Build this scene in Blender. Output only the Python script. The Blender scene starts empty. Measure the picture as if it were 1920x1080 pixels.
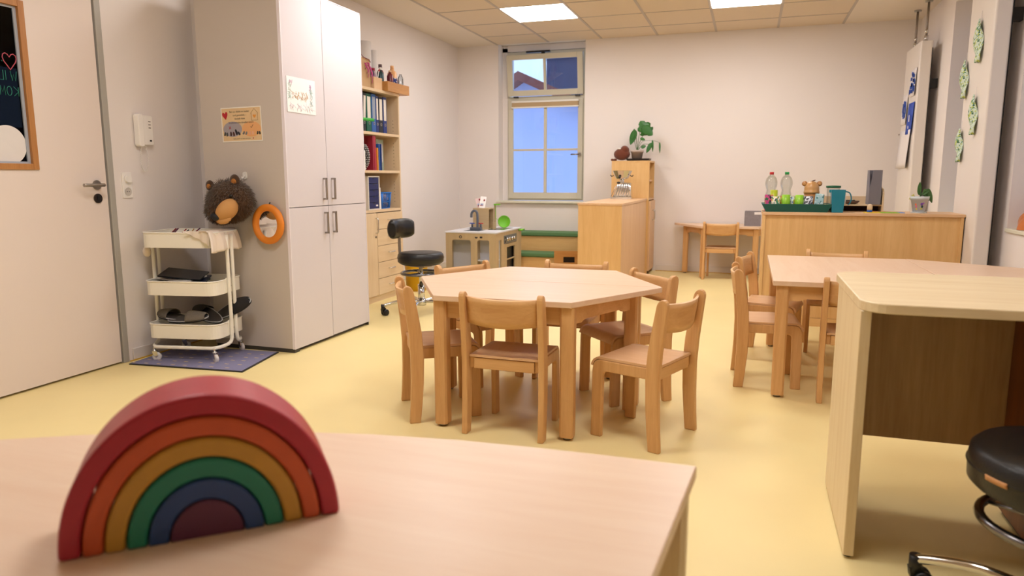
import bpy, bmesh, math, random
from mathutils import Vector, Matrix
random.seed(7)
PI = math.pi
S = bpy.context.scene
COL = S.collection

# ------------------------------------------------------------------ camera, world, exposure
cam_d = bpy.data.cameras.new('camera'); cam = bpy.data.objects.new('camera', cam_d); COL.objects.link(cam)
S.camera = cam
cam_d.sensor_width = 36.0
cam_d.lens = 1339.9 / 1920 * 36.0
cam_d.clip_start = 0.02
yaw, pit, rol = math.radians(-18.24), math.radians(8.81), math.radians(0.07)
fw = Vector((math.sin(yaw) * math.cos(pit), math.cos(yaw) * math.cos(pit), -math.sin(pit)))
r0 = Vector((math.cos(yaw), -math.sin(yaw), 0)); d0 = fw.cross(r0)
rr = r0 * math.cos(rol) + d0 * math.sin(rol); dd = d0 * math.cos(rol) - r0 * math.sin(rol)
cam.matrix_world = Matrix(((rr.x, -dd.x, -fw.x, 0), (rr.y, -dd.y, -fw.y, 0), (rr.z, -dd.z, -fw.z, 1.07), (0, 0, 0, 1)))
cam_d.dof.use_dof = True
cam_d.dof.focus_distance = 3.7
cam_d.dof.aperture_fstop = 3.4

S.view_settings.view_transform = 'Standard'; S.view_settings.look = 'None'
S.view_settings.gamma = 1.0; S.view_settings.use_curve_mapping = False
S.view_settings.exposure = 0.64
LAMP = 14.0                       # radiance of the ceiling panels
LAMP_COL = (1.0, 0.965, 0.945)
w = bpy.data.worlds.new('world'); S.world = w; w.use_nodes = True
bg = w.node_tree.nodes['Background']; bg.inputs[0].default_value = (0.62, 0.78, 1.0, 1); bg.inputs[1].default_value = 1.1

# ------------------------------------------------------------------ materials
def lin(r, g, b):
    f = lambda c: (c / 255 / 12.92) if c / 255 <= 0.04045 else ((c / 255 + 0.055) / 1.055) ** 2.4
    return (f(r), f(g), f(b), 1)
_m = {}
def mat(name, c, rough=0.5, metal=0.0, noise=0.0, nscale=8.0, bump=0.0, bscale=60.0, spec=0.5, emit=0.0, sheen=0.0):
    if name in _m: return _m[name]
    m = bpy.data.materials.new(name); m.use_nodes = True; nt = m.node_tree; b = nt.nodes['Principled BSDF']
    col = lin(*c)
    b.inputs['Base Color'].default_value = col; b.inputs['Roughness'].default_value = rough
    b.inputs['Metallic'].default_value = metal; b.inputs['Specular IOR Level'].default_value = spec
    if sheen: b.inputs['Sheen Weight'].default_value = sheen
    if emit:
        b.inputs['Emission Color'].default_value = col; b.inputs['Emission Strength'].default_value = emit
    if noise or bump: tc = nt.nodes.new('ShaderNodeTexCoord')
    if noise:
        n = nt.nodes.new('ShaderNodeTexNoise'); n.inputs['Scale'].default_value = nscale; n.inputs['Detail'].default_value = 4
        nt.links.new(tc.outputs['Object'], n.inputs['Vector'])
        mx = nt.nodes.new('ShaderNodeMix'); mx.data_type = 'RGBA'
        mx.inputs[6].default_value = tuple(x * (1 - noise) for x in col[:3]) + (1,)
        mx.inputs[7].default_value = tuple(min(1, x * (1 + noise)) for x in col[:3]) + (1,)
        nt.links.new(n.outputs['Fac'], mx.inputs[0]); nt.links.new(mx.outputs[2], b.inputs['Base Color'])
    if bump:
        n2 = nt.nodes.new('ShaderNodeTexNoise'); n2.inputs['Scale'].default_value = bscale; n2.inputs['Detail'].default_value = 3
        nt.links.new(tc.outputs['Object'], n2.inputs['Vector'])
        bp = nt.nodes.new('ShaderNodeBump'); bp.inputs['Strength'].default_value = bump; bp.inputs['Distance'].default_value = 0.002
        nt.links.new(n2.outputs['Fac'], bp.inputs['Height']); nt.links.new(bp.outputs['Normal'], b.inputs['Normal'])
    _m[name] = m; return m
def wood(name, c1, c2, axis='z', rough=0.42, coarse=1.0, spec=0.4):
    key = name + '_' + axis
    if key in _m: return _m[key]
    m = bpy.data.materials.new(key); m.use_nodes = True; nt = m.node_tree; b = nt.nodes['Principled BSDF']
    b.inputs['Roughness'].default_value = rough; b.inputs['Specular IOR Level'].default_value = spec
    tc = nt.nodes.new('ShaderNodeTexCoord'); mp = nt.nodes.new('ShaderNodeMapping')
    sc = {'x': (1.6, 22, 22), 'y': (22, 1.6, 22), 'z': (22, 22, 1.6)}[axis]
    mp.inputs['Scale'].default_value = tuple(s * coarse for s in sc)
    nt.links.new(tc.outputs['Object'], mp.inputs['Vector'])
    n = nt.nodes.new('ShaderNodeTexNoise'); n.inputs['Scale'].default_value = 1.0; n.inputs['Detail'].default_value = 6
    n.inputs['Roughness'].default_value = 0.6; n.inputs['Distortion'].default_value = 0.6
    nt.links.new(mp.outputs['Vector'], n.inputs['Vector'])
    n3 = nt.nodes.new('ShaderNodeTexNoise'); n3.inputs['Scale'].default_value = 9.0; n3.inputs['Detail'].default_value = 2
    nt.links.new(mp.outputs['Vector'], n3.inputs['Vector'])
    ad = nt.nodes.new('ShaderNodeMath'); ad.operation = 'MULTIPLY_ADD'; ad.inputs[1].default_value = 0.3
    nt.links.new(n3.outputs['Fac'], ad.inputs[0]); nt.links.new(n.outputs['Fac'], ad.inputs[2])
    cr = nt.nodes.new('ShaderNodeValToRGB'); cr.color_ramp.elements[0].position = 0.42; cr.color_ramp.elements[1].position = 0.86
    cr.color_ramp.elements[0].color = lin(*c2); cr.color_ramp.elements[1].color = lin(*c1)
    nt.links.new(ad.outputs[0], cr.inputs[0]); nt.links.new(cr.outputs[0], b.inputs['Base Color'])
    _m[key] = m; return m
def glass(name, tint=(255, 255, 255), refl=0.08, rough=0.0, fk=1.0):
    if name in _m: return _m[name]
    m = bpy.data.materials.new(name); m.use_nodes = True; nt = m.node_tree; nt.nodes.clear()
    o = nt.nodes.new('ShaderNodeOutputMaterial'); t = nt.nodes.new('ShaderNodeBsdfTransparent'); g = nt.nodes.new('ShaderNodeBsdfGlossy')
    g.inputs['Roughness'].default_value = rough; t.inputs['Color'].default_value = lin(*tint)
    fr = nt.nodes.new('ShaderNodeFresnel'); fr.inputs['IOR'].default_value = 1.5
    mx = nt.nodes.new('ShaderNodeMixShader'); ad = nt.nodes.new('ShaderNodeMath'); ad.operation = 'MULTIPLY_ADD'; ad.inputs[1].default_value = fk; ad.inputs[2].default_value = refl - 0.04
    nt.links.new(fr.outputs[0], ad.inputs[0]); nt.links.new(ad.outputs[0], mx.inputs[0])
    nt.links.new(t.outputs[0], mx.inputs[1]); nt.links.new(g.outputs[0], mx.inputs[2]); nt.links.new(mx.outputs[0], o.inputs[0])
    _m[name] = m; return m
def blotch(name, base, cols, scale=18.0, rough=0.8, thr=0.56):
    """base colour with blotches of other colours (crayon, paint, print)"""
    if name in _m: return _m[name]
    m = bpy.data.materials.new(name); m.use_nodes = True; nt = m.node_tree; b = nt.nodes['Principled BSDF']
    b.inputs['Roughness'].default_value = rough
    tc = nt.nodes.new('ShaderNodeTexCoord'); prev = None
    for i, c in enumerate(cols):
        mp = nt.nodes.new('ShaderNodeMapping'); mp.inputs['Location'].default_value = (i * 3.7 + 1, i * 1.9, i * 5.3)
        nt.links.new(tc.outputs['Object'], mp.inputs['Vector'])
        n = nt.nodes.new('ShaderNodeTexNoise'); n.inputs['Scale'].default_value = scale; n.inputs['Detail'].default_value = 3
        nt.links.new(mp.outputs['Vector'], n.inputs['Vector'])
        cr = nt.nodes.new('ShaderNodeValToRGB'); cr.color_ramp.elements[0].position = thr; cr.color_ramp.elements[1].position = thr + 0.03
        nt.links.new(n.outputs['Fac'], cr.inputs[0])
        mx = nt.nodes.new('ShaderNodeMix'); mx.data_type = 'RGBA'
        if prev: nt.links.new(prev, mx.inputs[6])
        else: mx.inputs[6].default_value = lin(*base)
        mx.inputs[7].default_value = lin(*c)
        nt.links.new(cr.outputs[0], mx.inputs[0]); prev = mx.outputs[2]
    nt.links.new(prev, b.inputs['Base Color']); _m[name] = m; return m

M_WALL = mat('wall_paint', (236, 228, 225), 0.9, noise=0.015, nscale=2, bump=0.15, bscale=180, spec=0.2)
M_CEIL = mat('ceiling_paint', (232, 220, 206), 0.95, spec=0.1)
M_TILE = mat('mineral_tile', (224, 207, 186), 0.95, noise=0.04, nscale=90, bump=0.25, bscale=300, spec=0.1)
M_BAR = mat('ceiling_bar_paint', (190, 178, 168), 0.6)
M_FLOOR = mat('linoleum', (241, 221, 160), 0.42, noise=0.05, nscale=3, bump=0.05, bscale=250, spec=0.28)
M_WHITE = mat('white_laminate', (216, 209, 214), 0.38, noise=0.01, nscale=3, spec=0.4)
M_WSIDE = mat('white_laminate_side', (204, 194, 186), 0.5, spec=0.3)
M_DOOR = mat('door_laminate', (230, 216, 208), 0.5, noise=0.01, nscale=2, spec=0.3)
M_STEELPAINT = mat('grey_frame_paint', (172, 168, 160), 0.5)
M_CHROME = mat('chrome', (215, 215, 215), 0.12, 1.0)
M_STEEL = mat('brushed_steel', (165, 158, 150), 0.35, 1.0)
M_BLACK = mat('black_plastic', (16, 16, 18), 0.45)
M_LEATHER = mat('black_vinyl', (14, 14, 17), 0.38, bump=0.3, bscale=220)
M_DARK = mat('dark_gap', (14, 12, 12), 0.8)
def W(kind, ax='z'):
    t = {'beech': ((226, 180, 124), (206, 154, 98)),
         'beechtop': ((236, 205, 177), (228, 193, 161)),
         'beechlight': ((226, 184, 142), (214, 168, 122)),
         'maple': ((230, 190, 132), (217, 172, 112)),
         'maplelight': ((228, 190, 150), (216, 174, 130)),
         'birch': ((230, 206, 172), (220, 192, 154)),
         'birchply': ((206, 184, 146), (192, 168, 130)),
         'desk': ((238, 220, 184), (222, 198, 156)),
         'deskback': ((196, 158, 110), (172, 132, 86)),
         'redwood': ((140, 82, 40), (112, 60, 26)),
         'fgtop': ((239, 213, 188), (231, 199, 172)),
         'box': ((200, 146, 84), (178, 122, 62))}[kind]
    return wood('wood_' + kind, t[0], t[1], ax, rough=0.36 if 'top' in kind else 0.42)

# ------------------------------------------------------------------ mesh builder
class MB:
    def __init__(s): s.v = []; s.f = []; s.sm = []
    def add(s, vs, fs, smooth=False, T=None):
        o = len(s.v)
        s.v += [tuple(T @ Vector(v)) if T else tuple(v) for v in vs]
        s.f += [tuple(i + o for i in f) for f in fs]; s.sm += [smooth] * len(fs); return s
    def box(s, x0, x1, y0, y1, z0, z1, T=None):
        v = [(x, y, z) for z in (z0, z1) for y in (y0, y1) for x in (x0, x1)]
        return s.add(v, [(0, 2, 3, 1), (4, 5, 7, 6), (0, 1, 5, 4), (2, 6, 7, 3), (0, 4, 6, 2), (1, 3, 7, 5)], T=T)
    def prism(s, poly, a, b, axis='z', smooth=False, T=None):
        n = len(poly)
        f = {'z': lambda p, h: (p[0], p[1], h), 'x': lambda p, h: (h, p[0], p[1]), 'y': lambda p, h: (p[0], h, p[1])}[axis]
        v = [f(p, a) for p in poly] + [f(p, b) for p in poly]
        o = len(s.v); s.add(v, [tuple(range(n - 1, -1, -1)), tuple(range(n, 2 * n))], T=T)
        fs = [(i, (i + 1) % n, n + (i + 1) % n, n + i) for i in range(n)]
        s.f += [tuple(i + o for i in q) for q in fs]; s.sm += [smooth] * n; return s
    def lathe(s, prof, c=(0, 0, 0), n=24, axis='z', smooth=True, cap=True, a0=0, a1=2 * PI, T=None):
        full = abs(a1 - a0 - 2 * PI) < 1e-6; k = n if full else n + 1; vs = []
        for r, h in prof:
            for i in range(k):
                a = a0 + (a1 - a0) * i / n; x, y = r * math.cos(a), r * math.sin(a)
                p = {'z': (x, y, h), 'x': (h, x, y), 'y': (x, h, y)}[axis]
                vs.append((c[0] + p[0], c[1] + p[1], c[2] + p[2]))
        fs = []
        for j in range(len(prof) - 1):
            for i in range(n):
                a, b2 = j * k + i, j * k + (i + 1) % k
                fs.append((a, b2, b2 + k, a + k))
        s.add(vs, fs, smooth, T)
        if cap and full:
            m = len(prof) - 1
            o = len(s.v) - len(vs)
            s.f += [tuple(o + i for i in range(k - 1, -1, -1)), tuple(o + m * k + i for i in range(k))]; s.sm += [False, False]
        return s
    def cyl(s, c, r, h, axis='z', n=20, r2=None, T=None):
        return s.lathe([(r, 0), (r if r2 is None else r2, h)], c, n, axis, True, True, T=T)
    def tube(s, pts, r, n=10, closed=False, T=None):
        P = [Vector(p) for p in pts]; m = len(P); vs = []; fs = []
        rad = r if isinstance(r, (list, tuple)) else [r] * m
        up = None
        for i, p in enumerate(P):
            if closed: t = (P[(i + 1) % m] - P[i - 1])
            else: t = (P[min(i + 1, m - 1)] - P[max(i - 1, 0)])
            t.normalize()
            if up is None: up = Vector((0, 0, 1)) if abs(t.z) < 0.9 else Vector((1, 0, 0))
            a = t.cross(up)
            if a.length < 1e-4: a = t.cross(Vector((0.3, 1, 0.2)))
            a.normalize(); b = a.cross(t); up = b
            for k in range(n):
                q = 2 * PI * k / n; vs.append(p + a * (rad[i] * math.cos(q)) + b * (rad[i] * math.sin(q)))
        R = m if closed else m - 1
        for i in range(R):
            for k in range(n):
                a, b2 = i * n + k, i * n + (k + 1) % n; c, d = ((i + 1) % m) * n + k, ((i + 1) % m) * n + (k + 1) % n
                fs.append((a, b2, d, c))
        s.add(vs, fs, True, T)
        if not closed:
            o = len(s.v) - len(vs)
            s.f += [tuple(o + k for k in range(n - 1, -1, -1)), tuple(o + (m - 1) * n + k for k in range(n))]; s.sm += [False, False]
        return s
    def ell(s, c, r, n=20, m=12, T=None, z0=-1, z1=1):
        prof = []
        a0, a1 = math.asin(z0), math.asin(z1)
        for j in range(m + 1):
            a = a0 + (a1 - a0) * j / m; prof.append((max(math.cos(a), 1e-4), math.sin(a)))
        vs = []; fs = []
        for q, h in prof:
            for i in range(n):
                t = 2 * PI * i / n; vs.append((c[0] + r[0] * q * math.cos(t), c[1] + r[1] * q * math.sin(t), c[2] + r[2] * h))
        for j in range(m):
            for i in range(n):
                a, b2 = j * n + i, j * n + (i + 1) % n; fs.append((a, b2, b2 + n, a + n))
        fs2 = [tuple(range(n - 1, -1, -1)), tuple(range(m * n, m * n + n))]
        s.add(vs, fs + fs2, True, T); return s
    def grid(s, fn, nu, nv, thick=None, smooth=True):
        """surface fn(u,v)->point; with thick -> solid sheet"""
        vs = [fn(i / nu, j / nv) for j in range(nv + 1) for i in range(nu + 1)]; k = nu + 1
        fs = [(j * k + i, j * k + i + 1, (j + 1) * k + i + 1, (j + 1) * k + i) for j in range(nv) for i in range(nu)]
        if thick is None: return s.add(vs, fs, smooth)
        V = [Vector(v) for v in vs]; N = [Vector((0, 0, 0)) for _ in V]
        for f in fs:
            nn = (V[f[1]] - V[f[0]]).cross(V[f[3]] - V[f[0]])
            for q in f: N[q] += nn
        V2 = [v - n.normalized() * thick for v, n in zip(V, N)]; L = len(vs)
        g = [tuple(L + q for q in reversed(f)) for f in fs]
        rim = [i for i in range(k)] + [j * k + nu for j in range(1, nv + 1)] + [nv * k + i for i in range(nu - 1, -1, -1)] + [j * k for j in range(nv - 1, 0, -1)]
        e = [(rim[(i + 1) % len(rim)], rim[i], L + rim[i], L + rim[(i + 1) % len(rim)]) for i in range(len(rim))]
        o = len(s.v); s.add(list(V) + list(V2), fs + g, smooth); s.f += [tuple(o + q for q in f) for f in e]; s.sm += [False] * len(e); return s
    def build(s, name, m, parent=None, bevel=0.0, seg=2, world=False, fix=True):
        me = bpy.data.meshes.new(name); off = Vector((0, 0, 0))
        if world and parent:
            p = parent
            while p: off += p.location; p = p.parent
        me.from_pydata([tuple(Vector(v) - off) for v in s.v], [], s.f); me.validate()
        if len(me.polygons) == len(s.sm):
            for p, q in zip(me.polygons, s.sm): p.use_smooth = q
        if fix:
            bm = bmesh.new(); bm.from_mesh(me); bmesh.ops.recalc_face_normals(bm, faces=bm.faces); bm.to_mesh(me); bm.free()
        me.materials.append(m)
        o = bpy.data.objects.new(name, me); COL.objects.link(o)
        if parent: o.parent = parent
        if bevel:
            b = o.modifiers.new('bevel', 'BEVEL'); b.width = bevel; b.segments = seg; b.limit_method = 'ANGLE'; b.angle_limit = math.radians(50)
        return o
def rpoly(x0, x1, y0, y1, r, n=5):
    out = []
    for cx, cy, a in ((x1 - r, y0 + r, -PI / 2), (x1 - r, y1 - r, 0), (x0 + r, y1 - r, PI / 2), (x0 + r, y0 + r, PI)):
        for i in range(n + 1):
            t = a + PI / 2 * i / n; out.append((cx + r * math.cos(t), cy + r * math.sin(t)))
    return out
def smooth_path(P, k=6, closed=False):
    P = [Vector(p) for p in P]; out = []; m = len(P)
    for i in range(m if closed else m - 1):
        g = (lambda j: P[j % m]) if closed else (lambda j: P[max(0, min(m - 1, j))])
        a, b, c, d = g(i - 1), g(i), g(i + 1), g(i + 2)
        for q in range(k):
            t = q / k
            out.append(0.5 * ((2 * b) + (c - a) * t + (2 * a - 5 * b + 4 * c - d) * t * t + (3 * b - a - 3 * c + d) * t ** 3))
    if not closed: out.append(P[-1])
    return out
def thing(name, label, cat, loc=(0, 0, 0), rz=0.0, group=None):
    o = bpy.data.objects.new(name, None); COL.objects.link(o); o.empty_display_size = 0.05
    o.location = loc; o.rotation_euler = (0, 0, rz); o['label'] = label; o['category'] = cat
    if group: o['group'] = group
    return o
def tag(o, label, cat, group=None):
    o['label'] = label; o['category'] = cat
    if group: o['group'] = group
    return o
def struct(o): o['kind'] = 'structure'; return o
def copy_tree(o, parent=None):
    c = o.copy(); COL.objects.link(c); c.parent = parent
    for ch in list(o.children): copy_tree(ch, c)
    return c
def text(name, body, size, m, parent, mtx, extrude=0.0004, align='LEFT', sx=1.0):
    cu = bpy.data.curves.new(name, 'FONT'); cu.body = body; cu.size = size; cu.extrude = extrude; cu.align_x = align; cu.resolution_u = 3
    t = bpy.data.objects.new(name, cu); COL.objects.link(t)
    dg = bpy.context.evaluated_depsgraph_get(); me = bpy.data.meshes.new_from_object(t.evaluated_get(dg))
    COL.objects.unlink(t); bpy.data.objects.remove(t)
    me.transform(Matrix.Scale(sx, 4, (1, 0, 0))); me.transform(mtx)
    if sx < 0: me.flip_normals()
    me.materials.clear(); me.materials.append(m)
    o = bpy.data.objects.new(name, me); COL.objects.link(o); o.parent = parent; return o
def basis(o, x, y):
    x = Vector(x).normalized(); y = Vector(y).normalized(); z = x.cross(y)
    return Matrix(((x.x, y.x, z.x, o[0]), (x.y, y.y, z.y, o[1]), (x.z, y.z, z.z, o[2]), (0, 0, 0, 1)))
def area(mb, poly, T, h=0.0004): mb.prism(poly, 0, h, 'z', T=T); return mb
HEART = [(0, -1), (0.35, -0.6), (0.8, -0.1), (0.95, 0.3), (0.85, 0.62), (0.55, 0.78), (0.25, 0.68), (0, 0.38), (-0.25, 0.68), (-0.55, 0.78), (-0.85, 0.62), (-0.95, 0.3), (-0.8, -0.1), (-0.35, -0.6)]

# ================================================================== ROOM SHELL
XL, XR, YB, YF, ZC = -3.43, 1.55, 8.32, -2.6, 2.62
struct(MB().box(XL - .3, XR + .5, YF - .2, YB + .5, -.1, 0).build('floor', M_FLOOR))
ceil = struct(MB().box(XL - .3, XR + .5, YF - .2, YB + .5, ZC + .012, ZC + .15).build('ceiling', M_CEIL))
GX0, GY1, TL = -2.92, 7.816, 0.625
# plaster margins either side of the tile grid
MB().box(XL, GX0 - .002, YF, YB, ZC, ZC + .012).box(GX0 + 6 * TL + .002, XR, YF, YB, ZC, ZC + .012).build('plaster_border', M_CEIL, ceil)
# exposed grid bars
gb = MB()
for c in range(7): gb.box(GX0 + c * TL - .012, GX0 + c * TL + .012, YF, YB - .001, ZC - .003, ZC + .004)
gb.build('main_grid_bar', M_BAR, ceil)
lights = {(1, 2), (4, 2), (1, 6), (4, 6), (1, 10), (4, 10)}
tile = None; bar = None
for r in range(0, 17):
    y1 = YB - .001 if r == 0 else GY1 - (r - 1) * TL; y0 = GY1 - r * TL
    b = MB().box(GX0, GX0 + 6 * TL, y0 - .006, y0 + .006, ZC - .0025, ZC + .004).build('cross_grid_bar', M_BAR, ceil) if bar is None else bar.copy()
    if bar is None: bar = b; by0 = y0
    else: COL.objects.link(b); b.parent = ceil; b.location = (0, y0 - by0, 0)
    for c in range(6):
        if (c, r) in lights: continue
        if r == 0:
            MB().box(GX0 + c * TL + .006, GX0 + (c + 1) * TL - .006, y0 + .005, y1, ZC + .001, ZC + .011).build('ceiling_tile', M_TILE, ceil); continue
        if tile is None:
            tile = MB().box(.006, TL - .006, .005, TL - .005, ZC + .001, ZC + .011).build('ceiling_tile', M_TILE, ceil); t = tile
        else: t = tile.copy(); COL.objects.link(t); t.parent = ceil
        t.location = (GX0 + c * TL, y0, 0)
M_LAMP = mat('lamp_diffuser', (255, 255, 255), 0.5)
_b = M_LAMP.node_tree.nodes['Principled BSDF']; _b.inputs['Emission Color'].default_value = LAMP_COL + (1,); _b.inputs['Emission Strength'].default_value = LAMP
lab = {(1, 2): 'square glowing ceiling panel nearer the window wall, left one', (4, 2): 'square glowing ceiling panel cut by the top of the picture, right one'}
for (c, r) in sorted(lights):
    t = thing('ceiling_light', lab.get((c, r)) or 'square glowing ceiling panel out of frame, %s %s' % ('left' if c == 1 else 'right', {6: 'over the group tables', 10: 'over the camera', 14: 'behind the camera'}.get(r)), 'light',
              (GX0 + (c + .5) * TL, GY1 - (r - .5) * TL, ZC), group='square ceiling lights')
    h = TL / 2
    MB().box(-h + .008, h - .008, -h + .007, h - .007, .0, .0115).build('housing', M_BAR, t)
    MB().box(-h + .016, h - .016, -h + .016, h - .016, -.006, -.0005).build('diffuser', M_LAMP, t)

# left wall with door opening
DY0, DY1, DZ = 2.14, 3.185, 2.08
struct(MB().box(XL - .2, XL, YF, DY0, 0, ZC + .01).box(XL - .2, XL, DY1, YB + .4, 0, ZC + .01).box(XL - .2, XL, DY0, DY1, DZ, ZC + .01).build('wall_left', M_WALL))
struct(MB().box(XL, XL + .21, 3.885, 4.40, 0, ZC).build('wall_pier_left', M_WALL))
# back wall with window niche
struct(MB().box(XL - .2, -2.91, YB, YB + .4, 0, ZC + .01).box(-1.855, XR + .4, YB, YB + .4, 0, ZC + .01).box(-2.91, -1.855, YB, YB + .4, 0, .762)
       .box(-2.91, -1.855, YB + .16, YB + .4, 2.555, ZC + .01).box(-2.91, -2.845, YB + .16, YB + .4, .762, 2.6).box(-1.88, -1.855, YB + .16, YB + .4, .762, 2.6).build('wall_back', M_WALL))
# right wall with two deep window niches
n1, n2 = (5.85, 7.04), (3.7, 5.25)
wr = MB()
for a, b in ((YF, n2[0]), (n2[1], n1[0]), (n1[1], YB)): wr.box(XR, XR + .4, a, b, 0, ZC + .01)
for a, b in (n1, n2): wr.box(XR, XR + .4, a, b, 0, .745).box(XR, XR + .4, a, b, 2.50, ZC + .01)
struct(wr.build('wall_right', M_WALL))
struct(MB().box(XL - .2, XR + .4, YF - .15, YF, 0, ZC + .01).build('wall_front', M_WALL))
# corridor behind the glazed door (unlit; its darkness is put into the wall colour)
cm = mat('corridor_shade', (38, 40, 52), 0.8)
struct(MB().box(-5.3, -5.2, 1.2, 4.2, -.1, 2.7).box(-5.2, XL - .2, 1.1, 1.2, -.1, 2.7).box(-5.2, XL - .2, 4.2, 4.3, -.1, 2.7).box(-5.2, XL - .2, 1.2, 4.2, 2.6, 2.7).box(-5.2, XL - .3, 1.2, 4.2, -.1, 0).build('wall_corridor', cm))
M_BASE = mat('baseboard_paint', (228, 220, 216), 0.5)
struct(MB().box(XL, XL + .012, DY1 + .03, 3.885, .004, .07).build('baseboard_left', M_BASE, bevel=.003))
struct(MB().box(-.99, XR, YB - .012, YB, .004, .07).box(-3.4, -1.46, YB - .012, YB, .004, .07).build('baseboard_back', M_BASE, bevel=.003))
struct(MB().box(XL, XL + .012, 5.96, YB - .012, .004, .07).build('baseboard_left', M_BASE, bevel=.003))
struct(MB().box(XR - .012, XR, 3.0, YB - .02, .004, .07).build('baseboard_right', M_BASE, bevel=.003))
M_SEAL = mat('floor_seal', (214, 168, 60), 0.5)
struct(MB().box(XL + .012, XL + .02, DY1, 3.885, 0, .006).box(-.99, XR, YB - .02, YB - .012, 0, .006).build('trim_1', M_SEAL))

# ---- door
door = struct(MB().box(XL - .045, XL + .004, 2.17, 2.36, .012, 2.07).box(XL - .045, XL + .004, 2.72, 3.135, .012, 2.07)
              .box(XL - .045, XL + .004, 2.36, 2.72, .012, 1.125).box(XL - .045, XL + .004, 2.36, 2.72, 1.905, 2.07).build('door_1', M_DOOR))
struct(MB().box(XL - .19, XL + .010, 3.146, 3.185, 0, 2.12).box(XL - .19, XL + .010, 2.12, 2.16, 0, 2.12).box(XL - .19, XL + .010, 2.12, 3.185, 2.08, 2.12)
       .box(XL - .19, XL - .06, 3.12, 3.146, 0, 2.08).build('door_frame', M_STEELPAINT, bevel=.003))
oak = wood('wood_oaktrim', (190, 134, 76), (168, 110, 58), 'z')
wf = MB()
for (a, b, c, d) in ((2.343, 2.375, 1.11, 1.925), (2.705, 2.737, 1.11, 1.925), (2.375, 2.705, 1.11, 1.14), (2.375, 2.705, 1.893, 1.925)): wf.box(XL - .03, XL + .012, a, b, c, d)
wf.build('glazing_frame', oak, door, bevel=.002)
gs = MB()
for (a, b, c, d) in ((2.375, 2.385, 1.14, 1.893), (2.690, 2.705, 1.14, 1.893), (2.385, 2.690, 1.14, 1.150), (2.385, 2.690, 1.883, 1.893)): gs.box(XL - .012, XL - .004, a, b, c, d)
gs.build('glazing_bead', mat('bead', (175, 180, 190), 0.4), door)
MB().box(XL - .016, XL - .011, 2.375, 2.705, 1.14, 1.893).build('glass_pane', glass('door_glass', (120, 125, 140), 0.035, 0.0, .4), door)
hd = MB().cyl((XL + .004, 3.068, 1.03), .026, .008, 'x').cyl((XL + .012, 3.068, 1.03), .009, .045, 'x')
hd.tube(smooth_path([(XL + .054, 3.075, 1.03), (XL + .056, 3.05, 1.03), (XL + .056, 2.945, 1.03)]), .0095)
hd.build('door_handle', M_STEEL, door)
kh = MB().cyl((XL + .004, 3.068, .957), .026, .007, 'x').build('keyhole_plate', mat('dark_steel', (84, 78, 74), 0.35, 1.0), door)
MB().prism(rpoly(-.006, .006, -.014, .014, .005), XL + .011, XL + .0135, 'x', T=Matrix.Translation((0, 3.068, .957))).build('lock_cylinder', M_BLACK, kh)
# window writing, seen from behind, and the round paper
XG = XL - .0105
def gl(y, z): return (XG, y, z)
mk_t = mat('chalk_teal', (50, 140, 118), 0.8); mk_p = mat('chalk_pink', (200, 90, 110), 0.8)
hp = [(XG + .001, 2.652 + .037 * p[0], 1.632 + .043 * p[1]) for p in HEART]
o = MB().tube(hp, .0022, 6, closed=True).build('drawn_heart', mk_p, door)
def strokes(name, m, lines):
    mb = MB()
    for L in lines: mb.tube([(XG + .001, y, z) for y, z in L], .0014, 5)
    return mb.build(name, m, door)
def letters(y_right, zb, h, wd, s):
    """mirrored hand lettering: first letter at the right edge, running towards smaller y"""
    G = {'W': [[(0, 1), (.25, 0), (.5, .7), (.75, 0), (1, 1)]], 'I': [[(.5, 0), (.5, 1)]], 'L': [[(0, 1), (0, 0), (.8, 0)]],
         'K': [[(0, 0), (0, 1)], [(.9, 1), (0, .5), (.9, 0)]], 'O': [[(.5 + .48 * math.cos(t * PI / 5), .5 + .5 * math.sin(t * PI / 5)) for t in range(11)]],
         'M': [[(0, 0), (.12, 1), (.5, .3), (.88, 1), (1, 0)]], 'E': [[(.8, 1), (0, 1), (0, 0), (.8, 0)], [(0, .5), (.6, .5)]], 'N': [[(0, 0), (0, 1), (.9, 0), (.9, 1)]], 'J': [[(.8, 1), (.8, .2), (.4, 0), (.1, .2)]], '.': [[(.4, .3), (.5, .36)]]}
    y = y_right; L = []
    for c in s:
        for st in G[c]: L.append([(y - wd * p[0], zb + h * p[1]) for p in st])
        y -= wd * (1.28 if c != 'I' else .9)
    return L
strokes('chalk_lettering', mk_t, letters(2.680, 1.538, .046, .031, 'WILL') + letters(2.682, 1.466, .044, .026, 'KOMMEN'))
strokes('chalk_lettering', mk_t, [[(2.597, 1.69), (2.592, 1.62), (2.57, 1.60), (2.555, 1.62)], [(2.612, 1.628), (2.616, 1.624)]])
pc = MB().cyl((0, 0, 0), .094, .0012, 'x', 40).build('paper_disc', mat('disc_paper', (226, 220, 218), 0.9, noise=.03, nscale=20)); pc.location = (XG + .0012, 2.60, 1.229)
tag(pc, 'round white paper disc stuck on the door glazing', 'paper')

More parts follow.
